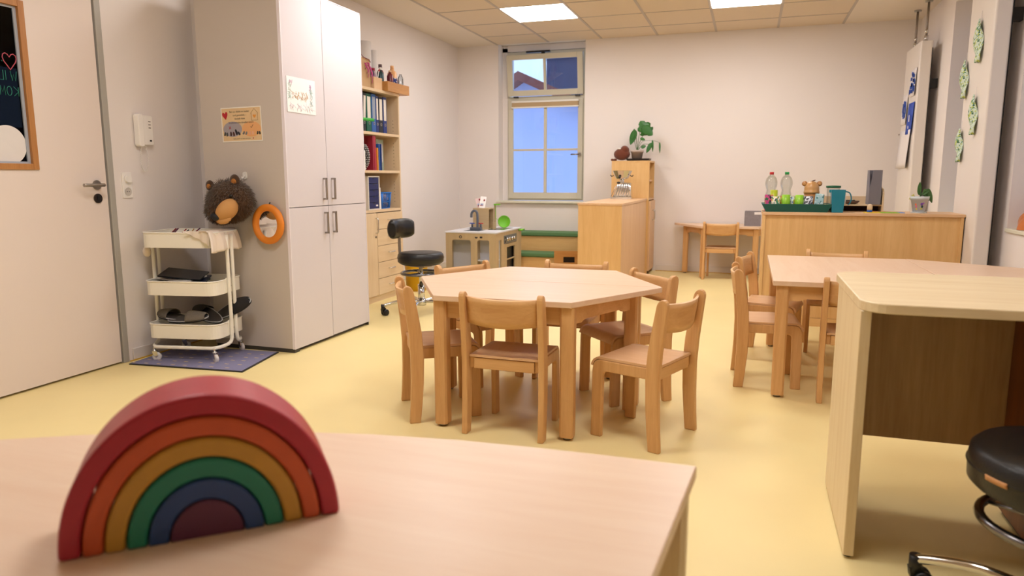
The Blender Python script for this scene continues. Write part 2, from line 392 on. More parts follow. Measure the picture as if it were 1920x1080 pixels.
# ---- back window
M_WF = mat('window_frame_paint', (206, 200, 182), 0.45)
win = struct(MB().box(-2.845, -2.815, 8.475, 8.535, .79, 2.55).box(-1.915, -1.88, 8.475, 8.535, .79, 2.55).box(-2.815, -1.915, 8.475, 8.535, 2.52, 2.55)
             .box(-2.815, -1.915, 8.475, 8.535, .79, .815).box(-2.815, -1.915, 8.475, 8.535, 1.985, 2.03).build('window_1', M_WF, bevel=.003))
sash = MB(); x0, x1, z0, z1 = -2.83, -1.905, .812, 1.99
for a in ((x0, x0 + .06, z0, z1), (x1 - .06, x1, z0, z1), (x0 + .06, x1 - .06, z0, z0 + .075), (x0 + .06, x1 - .06, z1 - .06, z1)): sash.box(a[0], a[1], 8.455, 8.475, a[2], a[3])
sa = sash.build('lower_sash', M_WF, win, bevel=.003)
MB().box(-2.382, -2.345, 8.452, 8.474, z0 + .075, z1 - .06).build('mullion', M_WF, sa, bevel=.003)
MB().box(x0 + .06, x1 - .06, 8.454, 8.472, 1.385, 1.41).build('glazing_bar', M_WF, sa, bevel=.003)
M_GL = glass('window_glass', (238, 244, 255), 0.05)
for (a, b, c, d) in ((x0 + .06, -2.382, z0 + .075, 1.385), (-2.345, x1 - .06, z0 + .075, 1.385), (x0 + .06, -2.382, 1.41, z1 - .06), (-2.345, x1 - .06, 1.41, z1 - .06)):
    MB().box(a, b, 8.462, 8.466, c, d).build('pane', M_GL, sa)
# tilted upper sash (hinged at its foot, leaning into the room)
ang = math.radians(8); Tt = Matrix.Translation((0, 8.45, 2.035)) @ Matrix.Rotation(ang, 4, 'X')
us = MB(); H = .475; x0, x1 = -2.825, -1.90
for a in ((x0, x0 + .065, 0, H), (x1 - .065, x1, 0, H), (x0 + .065, x1 - .065, 0, .065), (x0 + .065, x1 - .065, H - .06, H)): us.box(a[0], a[1], -.02, .02, a[2], a[3], T=Tt)
us.box(-2.375, -2.345, -.02, .015, .065, H - .06, T=Tt)
us = us.build('tilted_upper_sash', M_WF, win, bevel=.003)
for a, b in ((x0 + .065, -2.375), (-2.345, x1 - .065)): MB().box(a, b, -.002, .002, .065, H - .06, T=Tt).build('pane', M_GL, us)
MB().box(-2.59, -2.30, 8.40, 8.43, 2.525, 2.545).box(-2.40, -2.36, 8.395, 8.42, 2.50, 2.53).build('opener_arm', M_BLACK, win)
MB().box(-2.76, -2.70, 8.44, 8.46, 2.015, 2.03).box(-2.0, -1.94, 8.44, 8.46, 2.015, 2.03).build('hinge', M_BLACK, win)
MB().cyl((-1.935, 8.455, 1.34), .016, -.03, 'y').tube([(-1.935, 8.425, 1.34), (-2.04, 8.425, 1.338)], .008).build('window_handle', M_STEEL, win)
bl = thing('pleated_blind', 'folded tan and white pleated blind across the window', 'blind', (-2.365, 8.44, 1.90))
MB().box(-.415, .415, -.018, .012, .055, .075).box(-.415, .415, -.018, .012, -.01, .006).build('blind_rail', mat('white_plastic', (235, 232, 226), .4), bl, bevel=.002)
MB().box(-.41, .41, -.014, .008, .006, .055).build('folded_fabric', mat('blind_fabric', (184, 158, 122), .9), bl)
struct(MB().box(-2.935, -1.85, YB - .045, YB + .155, .762, .787).build('window_sill_1', mat('sill', (228, 224, 204), .4), bevel=.004))
# right-hand windows (their glass lies deep in the niches)
for k, (a, b) in enumerate((n1, n2)):
    f = MB(); X0, X1 = XR + .30, XR + .36
    m = (a + b) / 2
    for q in ((a, a + .08, .745, 2.5), (b - .08, b, .745, 2.5), (a + .08, b - .08, .745, .83), (a + .08, b - .08, 2.42, 2.5), (m - .05, m + .05, .83, 2.42)): f.box(X0, X1, q[0], q[1], q[2], q[3])
    wn = struct(f.build('window_%d' % (k + 2), M_WF))
    MB().box(X0 + .02, X0 + .024, a + .08, m - .05, .83, 2.42).build('pane', M_GL, wn); MB().box(X0 + .02, X0 + .024, m + .05, b - .08, .83, 2.42).build('pane', M_GL, wn)
    struct(MB().box(XR - .012, XR + .30, a, b, .726, .75).build('window_sill_%d' % (k + 2), mat('sill', (228, 224, 204), .4), bevel=.004))

# ---- outside: neighbouring house, and two added blocks
nb = thing('neighbour_house', 'pale rendered house with a reddish gable roof seen through the window', 'building', (-4.3, 14, -3))
M_REN = mat('facade_sky_tint', (190, 199, 237), .9, noise=.04, nscale=1.5)  # the skylight's blue is put into the facade colour
pk = (-4.36, 3.10)
MB().prism([(-9, -3), (-1.0, -3), (-1.0, pk[1] - .49 * 3.36), (pk[0], pk[1] - .06), (-9, pk[1] - .06 - .62 * 4.64)], 14, 20, 'y').build('gable_wall', M_REN, nb, world=True)
M_ROOF = mat('roof_tiles', (128, 74, 66), .8, noise=.15, nscale=12)
for sgn, sl, L in ((1, -.455, 3.5), (-1, -.62, 4.8)):
    a = pk; b = (pk[0] + sgn * L, pk[1] + sl * L)
    MB().prism([a, b, (b[0], b[1] - .17), (a[0], a[1] - .17)], 13.6, 20, 'y').build('roof_slope', M_ROOF, nb, world=True)
nb2 = thing('dark_pane_block', 'added dark block behind the gable roof, darkening the right upper pane', 'building', (-3.3, 20, -3))  # added block, stands in for the dark tone of the right upper pane
MB().box(-5.70, -4.45, 20.5, 22, -3, 4.42).build('wall', mat('dark_block_tone', (70, 76, 104), .7, noise=.2, nscale=2), nb2, world=True)
MB().box(-5.8, -4.40, 20.4, 22.1, 4.42, 4.50).build('block_edge', mat('pale_block_edge', (210, 216, 224), .6), nb2, world=True)

rb_h = thing('unseen_sky_blocker', 'added unseen grey block outside the right-hand windows, dimming the sky', 'building', (9, 6, -3))  # added out of view to dim the sky mirrored in the door glazing
MB().box(8.5, 12, -4, 16, -3, .9).build('blocker_wall', mat('blocker_grey', (120, 122, 132), .9), rb_h, world=True)
MB().prism([(8.1, .9), (12.4, .9), (10.3, 2.3)], -4.2, 16.2, 'y').build('roof', M_ROOF, rb_h, world=True)  # gabled top of the added sky block
# ================================================================== HEATING PANELS on the right wall
M_RAD = mat('radiator_enamel', (232, 224, 218), .4, spec=.4)
def heater(y0, y1, x0, x1, z1, label, pipes):
    t = thing('wall_radiator', label, 'radiator', ((x0 + x1) / 2, (y0 + y1) / 2, .12))
    pb = MB().prism(rpoly(x0, x1, y0, y1, .012, 3), .12, z1, 'z').build('radiator_panel', M_RAD, t, world=True)
    MB().box(x1 - .003, x1 + .002, y0 - .001, y0 + .004, .2, z1 - .06).box(x1 + .001, XR - .002, y0 + .06, y0 + .12, .25, .33).box(x1 + .001, XR - .002, y0 + .06, y0 + .12, z1 - .4, z1 - .32).build('bracket_and_gap_shade', M_BLACK, t, world=True)  # two brackets, plus a black strip standing in for the gap's shade
    for (px, py) in pipes:
        pp = MB().tube([(px, py, z1), (px, py, ZC - .004)], .010, 10).build('feed_pipe', mat('pipe_metal', (150, 140, 132), .35, .8), t, world=True)
        MB().cyl((px, py, ZC - .012), .032, .011).build('pipe_rosette', M_STEELPAINT, pp, world=True)
        MB().cyl((px, py, z1 + .02), .017, .045).cyl((px, py, z1 + .085), .015, .03).cyl((px, py, z1 + .03), .011, -.07 if False else .07, 'y').build('valve', M_CHROME, pp, world=True)
    return t
heater(7.37, 8.00, 1.38, 1.475, 2.255, 'tall white wall radiator with two feed pipes, holding blue paintings', [(1.43, 7.90), (1.44, 7.50)])
heater(5.28, 5.83, 1.38, 1.475, 2.42, 'tall white wall radiator nearer the camera, hung with green leaf shapes', [(1.43, 5.74), (1.43, 5.38)])

# artworks: sheets lie in the plane x = const, slightly curled
def sheet(name, label, cat, y0, y1, z0, z1, m, X=1.378, curl=.012, group=None, tilt=0.0, parts=None):
    cy, cz = (y0 + y1) / 2, z0
    t = thing(name, label, cat, (X, cy, cz), group=group)
    def fn(u, v): 
        y = y0 + (y1 - y0) * u; z = z0 + (z1 - z0) * v
        return (X - .002 - curl * (abs(2 * u - 1) ** 2) * (1 - v * .7), y + tilt * (v - .5), z)
    MB().grid(fn, 6, 6, .0008).build('paper', m, t, world=True)
    return t
wp = mat('drawing_paper', (238, 232, 232), .9)
BLU = [(36, 70, 170), (30, 52, 140)]
t = sheet('painting', 'square sheet with blue dabs, topmost on the far radiator', 'painting', 7.42, 7.66, 1.80, 2.04, wp)
for i in range(26):
    y, z = 7.44 + random.random() * .20, 1.83 + random.random() * .18
    if i == 0: mb = MB()
    mb.box(1.364, 1.3685, y - .018, y + .018, z - .014, z + .014)
mb.build('paint_dabs', mat('blue_paint', (44, 82, 178), .7), t, world=True)
t = sheet('painting', 'narrow sheet with a blue flower, leftmost on the far radiator', 'painting', 7.72, 7.94, 1.56, 1.84, wp)
mb = MB()
for i in range(9):
    a = i * 2 * PI / 9; mb.box(1.3645, 1.3685, 7.83 + .055 * math.cos(a) - .022, 7.83 + .055 * math.cos(a) + .022, 1.70 + .06 * math.sin(a) - .022, 1.70 + .06 * math.sin(a) + .022)
mb.build('flower_petals', mat('blue_paint', (44, 82, 178), .7), t, world=True)
t = sheet('painting', 'solid blue painted sheet with two small white spots', 'painting', 7.42, 7.66, 1.46, 1.74, mat('deep_blue_paint', (28, 74, 184), .6, noise=.15, nscale=20), tilt=-.03)
MB().box(1.360, 1.3642, 7.53, 7.55, 1.57, 1.63).box(1.360, 1.3642, 7.545, 7.565, 1.51, 1.535).build('white_spots', wp, t, world=True)
t = sheet('notice_sheet', 'white paper notices pinned below the blue paintings', 'paper', 7.46, 7.92, 1.15, 1.50, wp, curl=.03)
MB().box(1.345, 1.349, 7.86, 7.88, 1.465, 1.48).build('pin', M_BLACK, t, world=True)

# crumpled green leaf shapes
def leafshape(y, z0, z1, wd, label, X=1.377, cols=((40, 110, 70), (150, 190, 60))):
    m = blotch('leaf_paint', (205, 222, 208), [(84, 140, 104), (30, 92, 64), (186, 200, 90)], 55, .6, .57)
    t = thing('paper_leaf', label, 'paper leaf', (X, y, z0), group='green paper leaves on the near radiator')
    L = z1 - z0
    def fn(u, v):
        ww = wd * math.sin(PI * min(1, v * .97 + .03)) ** .7 * (1 - .35 * v)
        yy = y + (u - .5) * ww + .25 * wd * math.sin(v * 2.2)
        return (X - .006 - .02 * math.sin(PI * u) - .008 * math.sin(9 * v + 4 * u), yy, z0 + L * v)
    MB().grid(fn, 8, 16, .001).build('leaf_blade', m, t, world=True)
    MB().tube([(X - .004, y + .25 * wd * math.sin(2.2), z1 - .01), (X - .003, y + .2 * wd, z1 + .05)], .0015, 5).build('thread', wp, t, world=True)
leafshape(5.50, 1.80, 2.08, .20, 'pale green paper leaf hanging topmost on the near radiator')
leafshape(5.76, 1.60, 1.86, .19, 'dark green paper leaf, second from the top, on the left edge')
leafshape(5.47, 1.34, 1.60, .18, 'yellow-green paper leaf hanging third from the top')
leafshape(5.74, 1.17, 1.40, .16, 'slim pale green paper leaf hanging lowest on the near radiator')

# orange cloth on the near right window sill
t = thing('cloth_bundle', 'crumpled orange and red cloth on the right window sill', 'cloth', (1.64, 5.07, .75))
def fb(u, v):
    a = 2 * PI * u; r = .5 + .5 * math.sin(PI * min(.999, v * .5 + .5))
    r = math.cos(v * PI / 2) ** .6
    k = 1 + .16 * math.sin(5 * a + 3 * v) + .08 * math.sin(11 * a)
    return (1.665 + .10 * r * k * math.cos(a), 5.04 + .18 * r * k * math.sin(a), .752 + .10 * math.sin(v * PI / 2) * k)
MB().grid(fb, 40, 10).build('orange_cloth', mat('orange_cloth', (196, 110, 44), .85, noise=.2, nscale=25, sheen=.3), t, world=True)
def fr(u, v):
    return (1.60 + .13 * u, 5.14 - .20 * v, .84 + .05 * math.sin(3 * u + 2) * (1 - v) + .03 * math.sin(7 * v + 3 * u) + .04 * (1 - v))
MB().grid(fr, 10, 14, .004).build('red_cloth', mat('red_cloth', (190, 84, 70), .8, noise=.2, nscale=25), t, world=True)

# ================================================================== WARDROBE
def handle_bar(mb, y, z0, z1, X):
    mb.box(X, X + .028, y - .006, y + .006, z0, z0 + .011).box(X, X + .028, y - .006, y + .006, z1 - .011, z1).box(X + .018, X + .028, y - .007, y + .007, z0, z1)
wx0, wx1, wy0, wy1, wz = -3.205, -2.628, 3.658, 4.568, 2.185
wd = thing('wardrobe', 'tall white four-door wardrobe with steel handles beside the trolley', 'wardrobe', ((wx0 + wx1) / 2, (wy0 + wy1) / 2, 0))
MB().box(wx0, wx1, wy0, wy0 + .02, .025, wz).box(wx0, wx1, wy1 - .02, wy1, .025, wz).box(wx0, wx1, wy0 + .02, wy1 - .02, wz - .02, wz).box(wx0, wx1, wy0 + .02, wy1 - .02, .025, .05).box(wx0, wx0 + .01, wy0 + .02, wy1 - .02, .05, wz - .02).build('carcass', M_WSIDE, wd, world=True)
MB().box(wx0 + .01, wx1 + .014, wy0 + .001, wy0 + .05, 0, .026).box(wx0 + .01, wx1 + .014, wy1 - .012, wy1 - .001, 0, .026).box(wx0 + .02, wx1 - .01, wy0 + .05, wy1 - .012, 0, .024).build('plinth', mat('plinth_metal', (70, 66, 62), .5, .3), wd, world=True)
ym = 4.088; zs = .889
for i, (a, b, c, d) in enumerate(((wy0 + .006, ym - .002, zs + .002, wz - .006), (ym + .002, wy1 - .006, zs + .002, wz - .006), (wy0 + .006, ym - .002, .022, zs - .002), (ym + .002, wy1 - .006, .024, zs - .002))):
    dr = MB().box(wx1 + .001, wx1 + .018, a, b, c, d).build('door', M_WHITE, wd, bevel=.0015, world=True)
    y = ym - .048 if i % 2 == 0 else ym + .05
    hb = MB(); handle_bar(hb, y, *((.928, 1.068) if i < 2 else (.71, .85)), wx1 + .018)
    hb.build('handle', M_STEEL, dr, world=True, bevel=.0015)
MB().box(wx1, wx1 + .02, wy0, wy0 + .005, .022, wz).box(wx1, wx1 + .02, wy1 - .005, wy1, .022, wz).box(wx1, wx1 + .02, wy0, wy1, wz - .005, wz).build('edge_trim', mat('pale_trim', (240, 232, 240), .3), wd, world=True)

# drawing on the wardrobe door (flat marks)
dt = thing('child_drawing', "child's pale crayon drawing taped to the upper left wardrobe door", 'drawing', (wx1 + .019, 3.83, 1.455))
DX = wx1 + .0195
MB().box(DX, DX + .001, 3.692, 3.985, 1.455, 1.662).build('paper', mat('bright_paper', (250, 246, 246), .9), dt, world=True)
def marks(name, c, n, ys, zs_, s, parent, seed):
    random.seed(seed); mb = MB()
    for _ in range(n):
        y, z = random.uniform(*ys), random.uniform(*zs_); a = random.uniform(0, PI); l = s * random.uniform(.6, 1.4)
        mb.tube([(DX + .0012, y - l * math.cos(a), z - l * math.sin(a)), (DX + .0014, y, z + .002), (DX + .0012, y + l * math.cos(a), z + l * math.sin(a))], .0009, 4)
    mb.build(name, mat('crayon_' + '_'.join(map(str, c)), c, .8), parent, world=True)
marks('crayon_marks', (214, 184, 214), 16, (3.72, 3.75), (1.62, 1.64), .008, dt, 1)
marks('crayon_marks', (206, 172, 210), 16, (3.92, 3.94), (1.60, 1.63), .008, dt, 2)
marks('crayon_marks', (206, 172, 130), 70, (3.74, 3.91), (1.535, 1.575), .009, dt, 3)
marks('crayon_marks', (178, 206, 196), 34, (3.71, 3.73), (1.53, 1.62), .010, dt, 4)
marks('crayon_marks', (178, 202, 204), 44, (3.93, 3.95), (1.50, 1.60), .010, dt, 5)
marks('crayon_marks', (222, 214, 222), 34, (3.72, 3.96), (1.475, 1.50), .018, dt, 6)
random.seed(7)

# poster on the wardrobe side  (plane y = wy0, facing -y)
po = thing('house_rules_poster', 'shoe rule poster with heart, house and shoes on the wardrobe side', 'poster', (-2.907, wy0 - .001, 1.283))
PO = basis((-3.052, wy0 - .0015, 1.281), (1, 0, 0.02), (-0.02, 0, 1)); PW, PH = .288, .203
area(MB(), [(0, 0), (PW, 0), (PW, PH), (0, PH)], PO, .001).build('paper', mat('poster_white', (245, 240, 232), .7), po, world=True)
def PT(x, y, h=.0011): return PO @ Matrix.Translation((x, y, h))
area(MB(), [(.006, .006), (PW - .006, .006), (PW - .006, PH - .006), (.006, PH - .006)], PT(0, 0, .001), .0003).build('print_ground', mat('poster_ground', (226, 196, 152), .7, noise=.12, nscale=14), po, world=True)
pl = [(PW * .27 + PW * .235 * math.cos(t), .075 + .045 * math.sin(t)) for t in [i * 2 * PI / 24 for i in range(24)]]
area(MB(), [(max(.007, a), b) for a, b in pl], PT(0, 0, .0013), .0003).build('print_oval', mat('poster_mauve', (166, 158, 166), .8), po, world=True)
pl = [(PW * .74 + PW * .235 * math.cos(t), .072 + .045 * math.sin(t)) for t in [i * 2 * PI / 24 for i in range(24)]]
area(MB(), [(min(PW - .007, a), b) for a, b in pl], PT(0, 0, .0013), .0003).build('print_oval', mat('poster_orange', (232, 174, 120), .8), po, world=True)
mred = mat('poster_red', (184, 34, 48), .7); mink = mat('poster_ink', (52, 42, 40), .7)
area(MB(), [(.021 * a, .026 * b) for a, b in HEART], PT(.030, .157, .0015) @ Matrix.Rotation(.15, 4, 'Z'), .0004).build('heart_print', mred, po, world=True)
area(MB(), [(.004 * a, .005 * b) for a, b in HEART], PT(.222, .018, .0015), .0004).build('heart_print', mred, po, world=True)
area(MB(), [(.012 * a, .012 * b) for a, b in HEART], PT(.240, .146, .0015), .0004).build('heart_print', mat('poster_amber', (226, 152, 60), .7), po, world=True)
hl = MB(); hpts = [(-.026, .012), (-.022, .012), (-.022, -.028), (.022, -.028), (.022, .012), (.026, .012), (0, .040)]
hl.tube([PT(.240, .150, .0016) @ Vector((a, b, 0)) for a, b in hpts], .0011, 4, closed=True); hl.build('house_print', mat('poster_brown', (140, 92, 44), .7), po, world=True)
for s_, xx, yy, sz in (('Bei uns bleibt es sauber', .134, .172, .0150), ('und gemütlich –', .134, .151, .0150), ('deshalb bitte', .134, .131, .0145), ('Straßenschuhe draußen lassen', .142, .108, .0148), ('Danke, dass ihr uns dabei unterstützt', .140, .015, .0082)):
    text('lettering', s_, sz, mink, po, Matrix.Translation(-po.location) @ PT(xx, yy, .0016), .0002, 'CENTER')
ck = MB().tube([PT(0, 0, .0017) @ Vector(p) for p in ((.207, .086, 0), (.213, .079, 0), (.226, .097, 0))], .0013, 4); ck.build('tick_print', mink, po, world=True)
ck = MB()
for a, b in (((.052, .076), (.066, .092)), ((.066, .076), (.052, .092))): ck.tube([PT(0, 0, .0017) @ Vector((a[0], a[1], 0)), PT(0, 0, .0017) @ Vector((b[0], b[1], 0))], .0018, 4)
ck.build('cross_print', mred, po, world=True)
def shoe(x, y, s, c, boot=0.0, rot=0.3):
    P = [(-.5, -.9), (-.15, -1.05), (.3, -.95), (.55, -.5), (.5, .1), (.32, .6 + boot), (-.1, .75 + boot), (-.42, .5 + boot), (-.5, 0)]
    return area(MB(), [(s * a, s * b) for a, b in P], PT(x, y, .0016) @ Matrix.Rotation(rot, 4, 'Z'), .0004).build('shoe_print', mat('shoe_%d_%d_%d' % c, c, .7), po, world=True)
for x, y, s, c, bt, r_ in ((.021, .050, .0125, (54, 58, 60), .1, -.2), (.036, .047, .0125, (66, 72, 72), .1, -.1), (.064, .049, .0135, (70, 42, 38), .2, 0), (.084, .048, .0135, (84, 50, 44), .2, .2), (.104, .055, .015, (34, 30, 36), .6, .3), (.122, .050, .013, (44, 40, 46), .2, .6),
                          (.158, .052, .012, (104, 106, 110), 0, -.6), (.176, .050, .012, (120, 122, 124), 0, -.5), (.202, .050, .012, (226, 170, 140), .1, -.1), (.222, .050, .012, (230, 178, 148), .1, .1), (.256, .050, .011, (52, 58, 52), 0, -.2), (.270, .049, .011, (44, 48, 46), 0, .2)):
    shoe(x, y, s, c, bt, r_)

# bear head
bh = thing('plush_bear', 'plush brown bear head hanging on the side of the white wardrobe', 'toy', (-2.985, wy0, .93))
M_FUR = mat('brown_plush', (66, 42, 22), .95, noise=.35, nscale=14, sheen=.4); M_FUR2 = mat('brown_plush_tips', (88, 58, 30), .95, noise=.3, nscale=30, sheen=.5)
Rb = Matrix.Translation((-2.935, 3.545, .935)) @ Matrix.Rotation(math.radians(-6), 4, 'Y')
hb_ = MB().ell((0, 0, 0), (.150, .100, .122), 32, 20, T=Rb)
hb_.ell((-.055, -.02, -.045), (.095, .085, .08), 20, 12, T=Rb)
head = hb_.build('head', M_FUR, bh, world=True)
def fur(ells, n, L, sd):
    rnd = random.Random(sd); mb = MB()
    for _ in range(n):
        c, r = rnd.choice(ells); u = rnd.uniform(-1, 1); t = rnd.uniform(0, 2 * PI); q = math.sqrt(1 - u * u)
        nrm = Vector((q * math.cos(t) / r[0], q * math.sin(t) / r[1], u / r[2])).normalized()
        p = Vector((c[0] + r[0] * q * math.cos(t), c[1] + r[1] * q * math.sin(t), c[2] + r[2] * u))
        if p.y > .075: continue
        d = (nrm * .55 + Vector((rnd.uniform(-.4, .4), rnd.uniform(-.2, .2), -.55 + rnd.uniform(-.3, .3)))).normalized() * L * rnd.uniform(.6, 1.3)
        a = nrm.cross(d).normalized() * .0026
        mb.add([p - a, p + a, p + d], [(0, 1, 2)], False, Rb)
    return mb
fm = fur([((0, 0, 0), (.150, .100, .122)), ((0, 0, 0), (.150, .100, .122)), ((-.055, -.02, -.045), (.095, .085, .08))], 9000, .022, 3).build('fur', M_FUR2, head, world=True, fix=False); fm['kind'] = 'stuff'
M_MUZ = mat('tan_suede', (190, 138, 78), .8, noise=.1, nscale=20)
Tm = Rb @ Matrix.Translation((.062, -.098, -.060)) @ Matrix.Rotation(math.radians(24), 4, 'Y') @ Matrix.Rotation(math.radians(26), 4, 'X') @ Matrix.Rotation(math.radians(4), 4, 'Z') @ Matrix.Scale(1.06, 4)
mz = MB().ell((0, -.012, .010), (.044, .082, .056), 24, 14, T=Tm); mz.ell((.0, -.052, -.022), (.042, .046, .026), 20, 10, T=Tm); mz = mz.build('muzzle', M_MUZ, bh, world=True)
MB().ell((-.018, -.092, .004), (.026, .018, .020), 16, 10, T=Tm).build('nose', mat('nose_plush', (18, 16, 20), .6), mz, world=True)
MB().tube([Tm @ Vector(p) for p in ((-.010, -.102, -.010), (-.004, -.100, -.026), (.022, -.086, -.032), (.045, -.05, -.026))], .0018, 5).build('mouth_seam', mat('seam', (90, 54, 24), .9), mz, world=True)
for ex in (-.020, .085): MB().ell((ex, -.092, .020), (.011, .009, .011), 12, 8, T=Rb).build('eye', mat('glass_eye', (10, 8, 8), .15), bh, world=True)
for ex, ez, s in ((-.112, .100, .85), (.070, .108, 1.05)):
    e = MB().ell((ex, -.02, ez), (.033 * s, .020, .038 * s), 18, 10, T=Rb).build('ear', M_FUR, bh, world=True)
    MB().ell((ex + .003, -.034, ez - .004), (.018 * s, .009, .020 * s), 14, 8, T=Rb).build('ear_lining', mat('ear_lining', (176, 112, 48), .85), e, world=True)
hk = thing('adhesive_hook', 'white adhesive hook on the wardrobe side above the bear', 'hook', (-2.905, wy0, 1.06))
MB().prism(rpoly(-.015, .015, 0, .045, .014), -.008, -.0005, 'y').build('hook_plate', mat('white_plastic', (235, 232, 226), .4), hk)
MB().tube(smooth_path([(0, -.008, .022), (0, -.03, .004), (0, -.034, .016)]), .004, 8).build('hook_prong', mat('white_plastic', (235, 232, 226), .4), hk)

# round mirror in an orange foam ring
mr = thing('hand_mirror', 'round mirror in a thick orange ring, hung at the wardrobe edge', 'mirror', (-2.737, wy0 - .03, .793))
ring = [(.088 * math.cos(t), .0, .100 * math.sin(t)) for t in [i * 2 * PI / 48 for i in range(48)]]
MB().tube(ring, .0215, 14, closed=True).build('orange_ring', mat('orange_foam', (228, 134, 34), .55), mr)
MB().prism([(.074 * math.cos(t), .086 * math.sin(t)) for t in [i * 2 * PI / 40 for i in range(40)]], -.002, .003, 'y').build('mirror_glass', mat('mirror_glass', (235, 235, 238), .02, 1.0), mr)
MB().tube([(0, .02, .12), (0, .028, .13)], .003, 6).build('hanging_loop', M_BLACK, mr)

# intercom, dimmer and socket
ip = thing('intercom_handset', 'white wall intercom with handset and curled cord', 'intercom', (XL, 3.41, 1.24))
M_IV = mat('ivory_plastic', (248, 243, 238), .4)
ib = MB().prism(rpoly(3.392, 3.472, 1.262, 1.432, .008, 3), XL, XL + .030, 'x').build('intercom_body', M_IV, ip, bevel=.003, world=True)
for k in range(3): MB().box(XL + .030, XL + .0315, 3.440, 3.456, 1.395 - .018 * k, 1.400 - .018 * k).build('speaker_slot', mat('slot_grey', (120, 110, 105), .6), ib, world=True)
MB().box(XL + .030, XL + .032, 3.442, 3.456, 1.282, 1.292).build('door_button', M_BLACK, ib, world=True)
MB().prism(rpoly(3.352, 3.392, 1.250, 1.438, .014, 4), XL + .006, XL + .045, 'x').build('handset', M_IV, ip, bevel=.005, world=True)
cord = [(XL + .02, 3.380, 1.25)] + [(XL + .02, 3.378, 1.2), (XL + .02, 3.376, 1.14), (XL + .02, 3.393, 1.108), (XL + .02, 3.420, 1.125), (XL + .02, 3.428, 1.18), (XL + .014, 3.425, 1.262)]
cp = smooth_path(cord, 22); cc = []
for i, p in enumerate(cp):
    a = i * 1.3; cc.append(p + Vector((.0035 * math.cos(a), .0035 * math.sin(a), 0)))
MB().tube(cc, .0016, 5).build('curled_cord', M_IV, ip, world=True)
dm = thing('wall_switch', 'white dimmer knob above a socket beside the door frame', 'switch', (XL, 3.272, .957))
sp = MB().prism(rpoly(3.240, 3.306, .955, 1.100, .003, 2), XL, XL + .009, 'x').build('cover_plate', M_IV, dm, bevel=.001, world=True)
MB().cyl((XL + .009, 3.273, 1.064), .022, .014, 'x', 24).build('dimmer_knob', M_IV, sp, world=True)
MB().lathe([(.024, .012), (.022, .0125), (.019, .0095)], (XL, 3.273, .99), 24, 'x', cap=False).cyl((XL + .009, 3.273, .99), .019, .001, 'x', 24).build('socket_well', mat('socket_shadow', (206, 198, 190), .5), sp, world=True)
MB().cyl((XL + .0100, 3.266, .99), .0028, .001, 'x', 8).cyl((XL + .0100, 3.280, .99), .0028, .001, 'x', 8).build('socket_pin_hole', M_BLACK, sp, world=True)

# ================================================================== TROLLEY
tr = thing('storage_trolley', 'cream three-tier metal trolley on casters by the bear head', 'trolley', (-3.135, 3.430, 0), math.radians(10.5))
M_CREAM = mat('cream_enamel', (247, 242, 230), .4, spec=.4)
def traymesh(w_, d_, z0, z1, r=.06, t=.003):
    o_ = rpoly(-w_, w_, -d_, d_, r, 6); i_ = rpoly(-w_ + t, w_ - t, -d_ + t, d_ - t, r - t, 6); n = len(o_)
    b = MB(); vs = [(x, y, z0) for x, y in o_] + [(x, y, z1) for x, y in o_] + [(x, y, z1) for x, y in i_] + [(x, y, z0 + t) for x, y in i_]
    fs = []
    for i in range(n):
        j = (i + 1) % n; fs += [(i, j, n + j, n + i), (n + i, n + j, 2 * n + j, 2 * n + i), (2 * n + i, 2 * n + j, 3 * n + j, 3 * n + i)]
    fs += [tuple(range(n - 1, -1, -1)), tuple(range(3 * n, 4 * n))]
    b.add(vs, fs); b.tube([(x * 1.0, y, z1) for x, y in o_], .0045, 8, closed=True); return b
for z0, z1 in ((.672, .757), (.395, .475), (.140, .222)):
    ty = traymesh(.222, .165, z0, z1).build('tray', M_CREAM, tr)
    if z1 < .7:
        MB().box(.222, .2265, -.045, .045, z0 + .005, z1 + .01).box(-.2265, -.222, -.045, .045, z0 + .005, z1 + .01).build('side_clip', M_CREAM, ty)
        MB().cyl((.2265, 0, (z0 + z1) / 2), .006, .006, 'x', 10).cyl((-.2265, 0, (z0 + z1) / 2), .006, -.006, 'x', 10).build('screw', M_STEEL, ty)
for s in (-1, 1):
    half = [(.236, s * .026, .74), (.236, s * .026, .50), (.236, s * .026, .22), (.236, s * .028, .14), (.232, s * .045, .100), (.215, s * .10, .088), (.185, s * .148, .086), (.14, s * .156, .086), (0, s * .156, .086)]
    full = half + [(-x, y, z) for x, y, z in reversed(half[:-1])]
    MB().tube(smooth_path(full, 5), .0105, 12).build('frame_tube', M_CREAM, tr)
for sx in (-1, 1):
    for sy in (-1, 1):
        x, y = sx * .19, sy * .15
        a_ = math.radians(-35 if sx > 0 else 20); Tc = Matrix.Translation((x, y, 0)) @ Matrix.Rotation(a_, 4, 'Z')
        cs = MB().cyl((0, 0, .062), .007, .028, T=Tc).cyl((0, 0, .056), .013, .010, T=Tc); 
        for q in (-.012, .012): cs.prism([(-.012, .058), (.014, .058), (.022, .030), (.010, .020), (-.002, .034)], q - .001, q + .001, 'y', T=Tc)
        cs = cs.build('caster_fork', M_CHROME, tr)
        MB().lathe([(.004, -.009), (.020, -.009), (.0255, -.006), (.0255, .006), (.020, .009), (.004, .009)], (0, 0, 0), 24, 'y', T=Tc @ Matrix.Translation((.012, 0, .0256))).build('wheel', mat('white_wheel', (232, 228, 226), .4), cs)
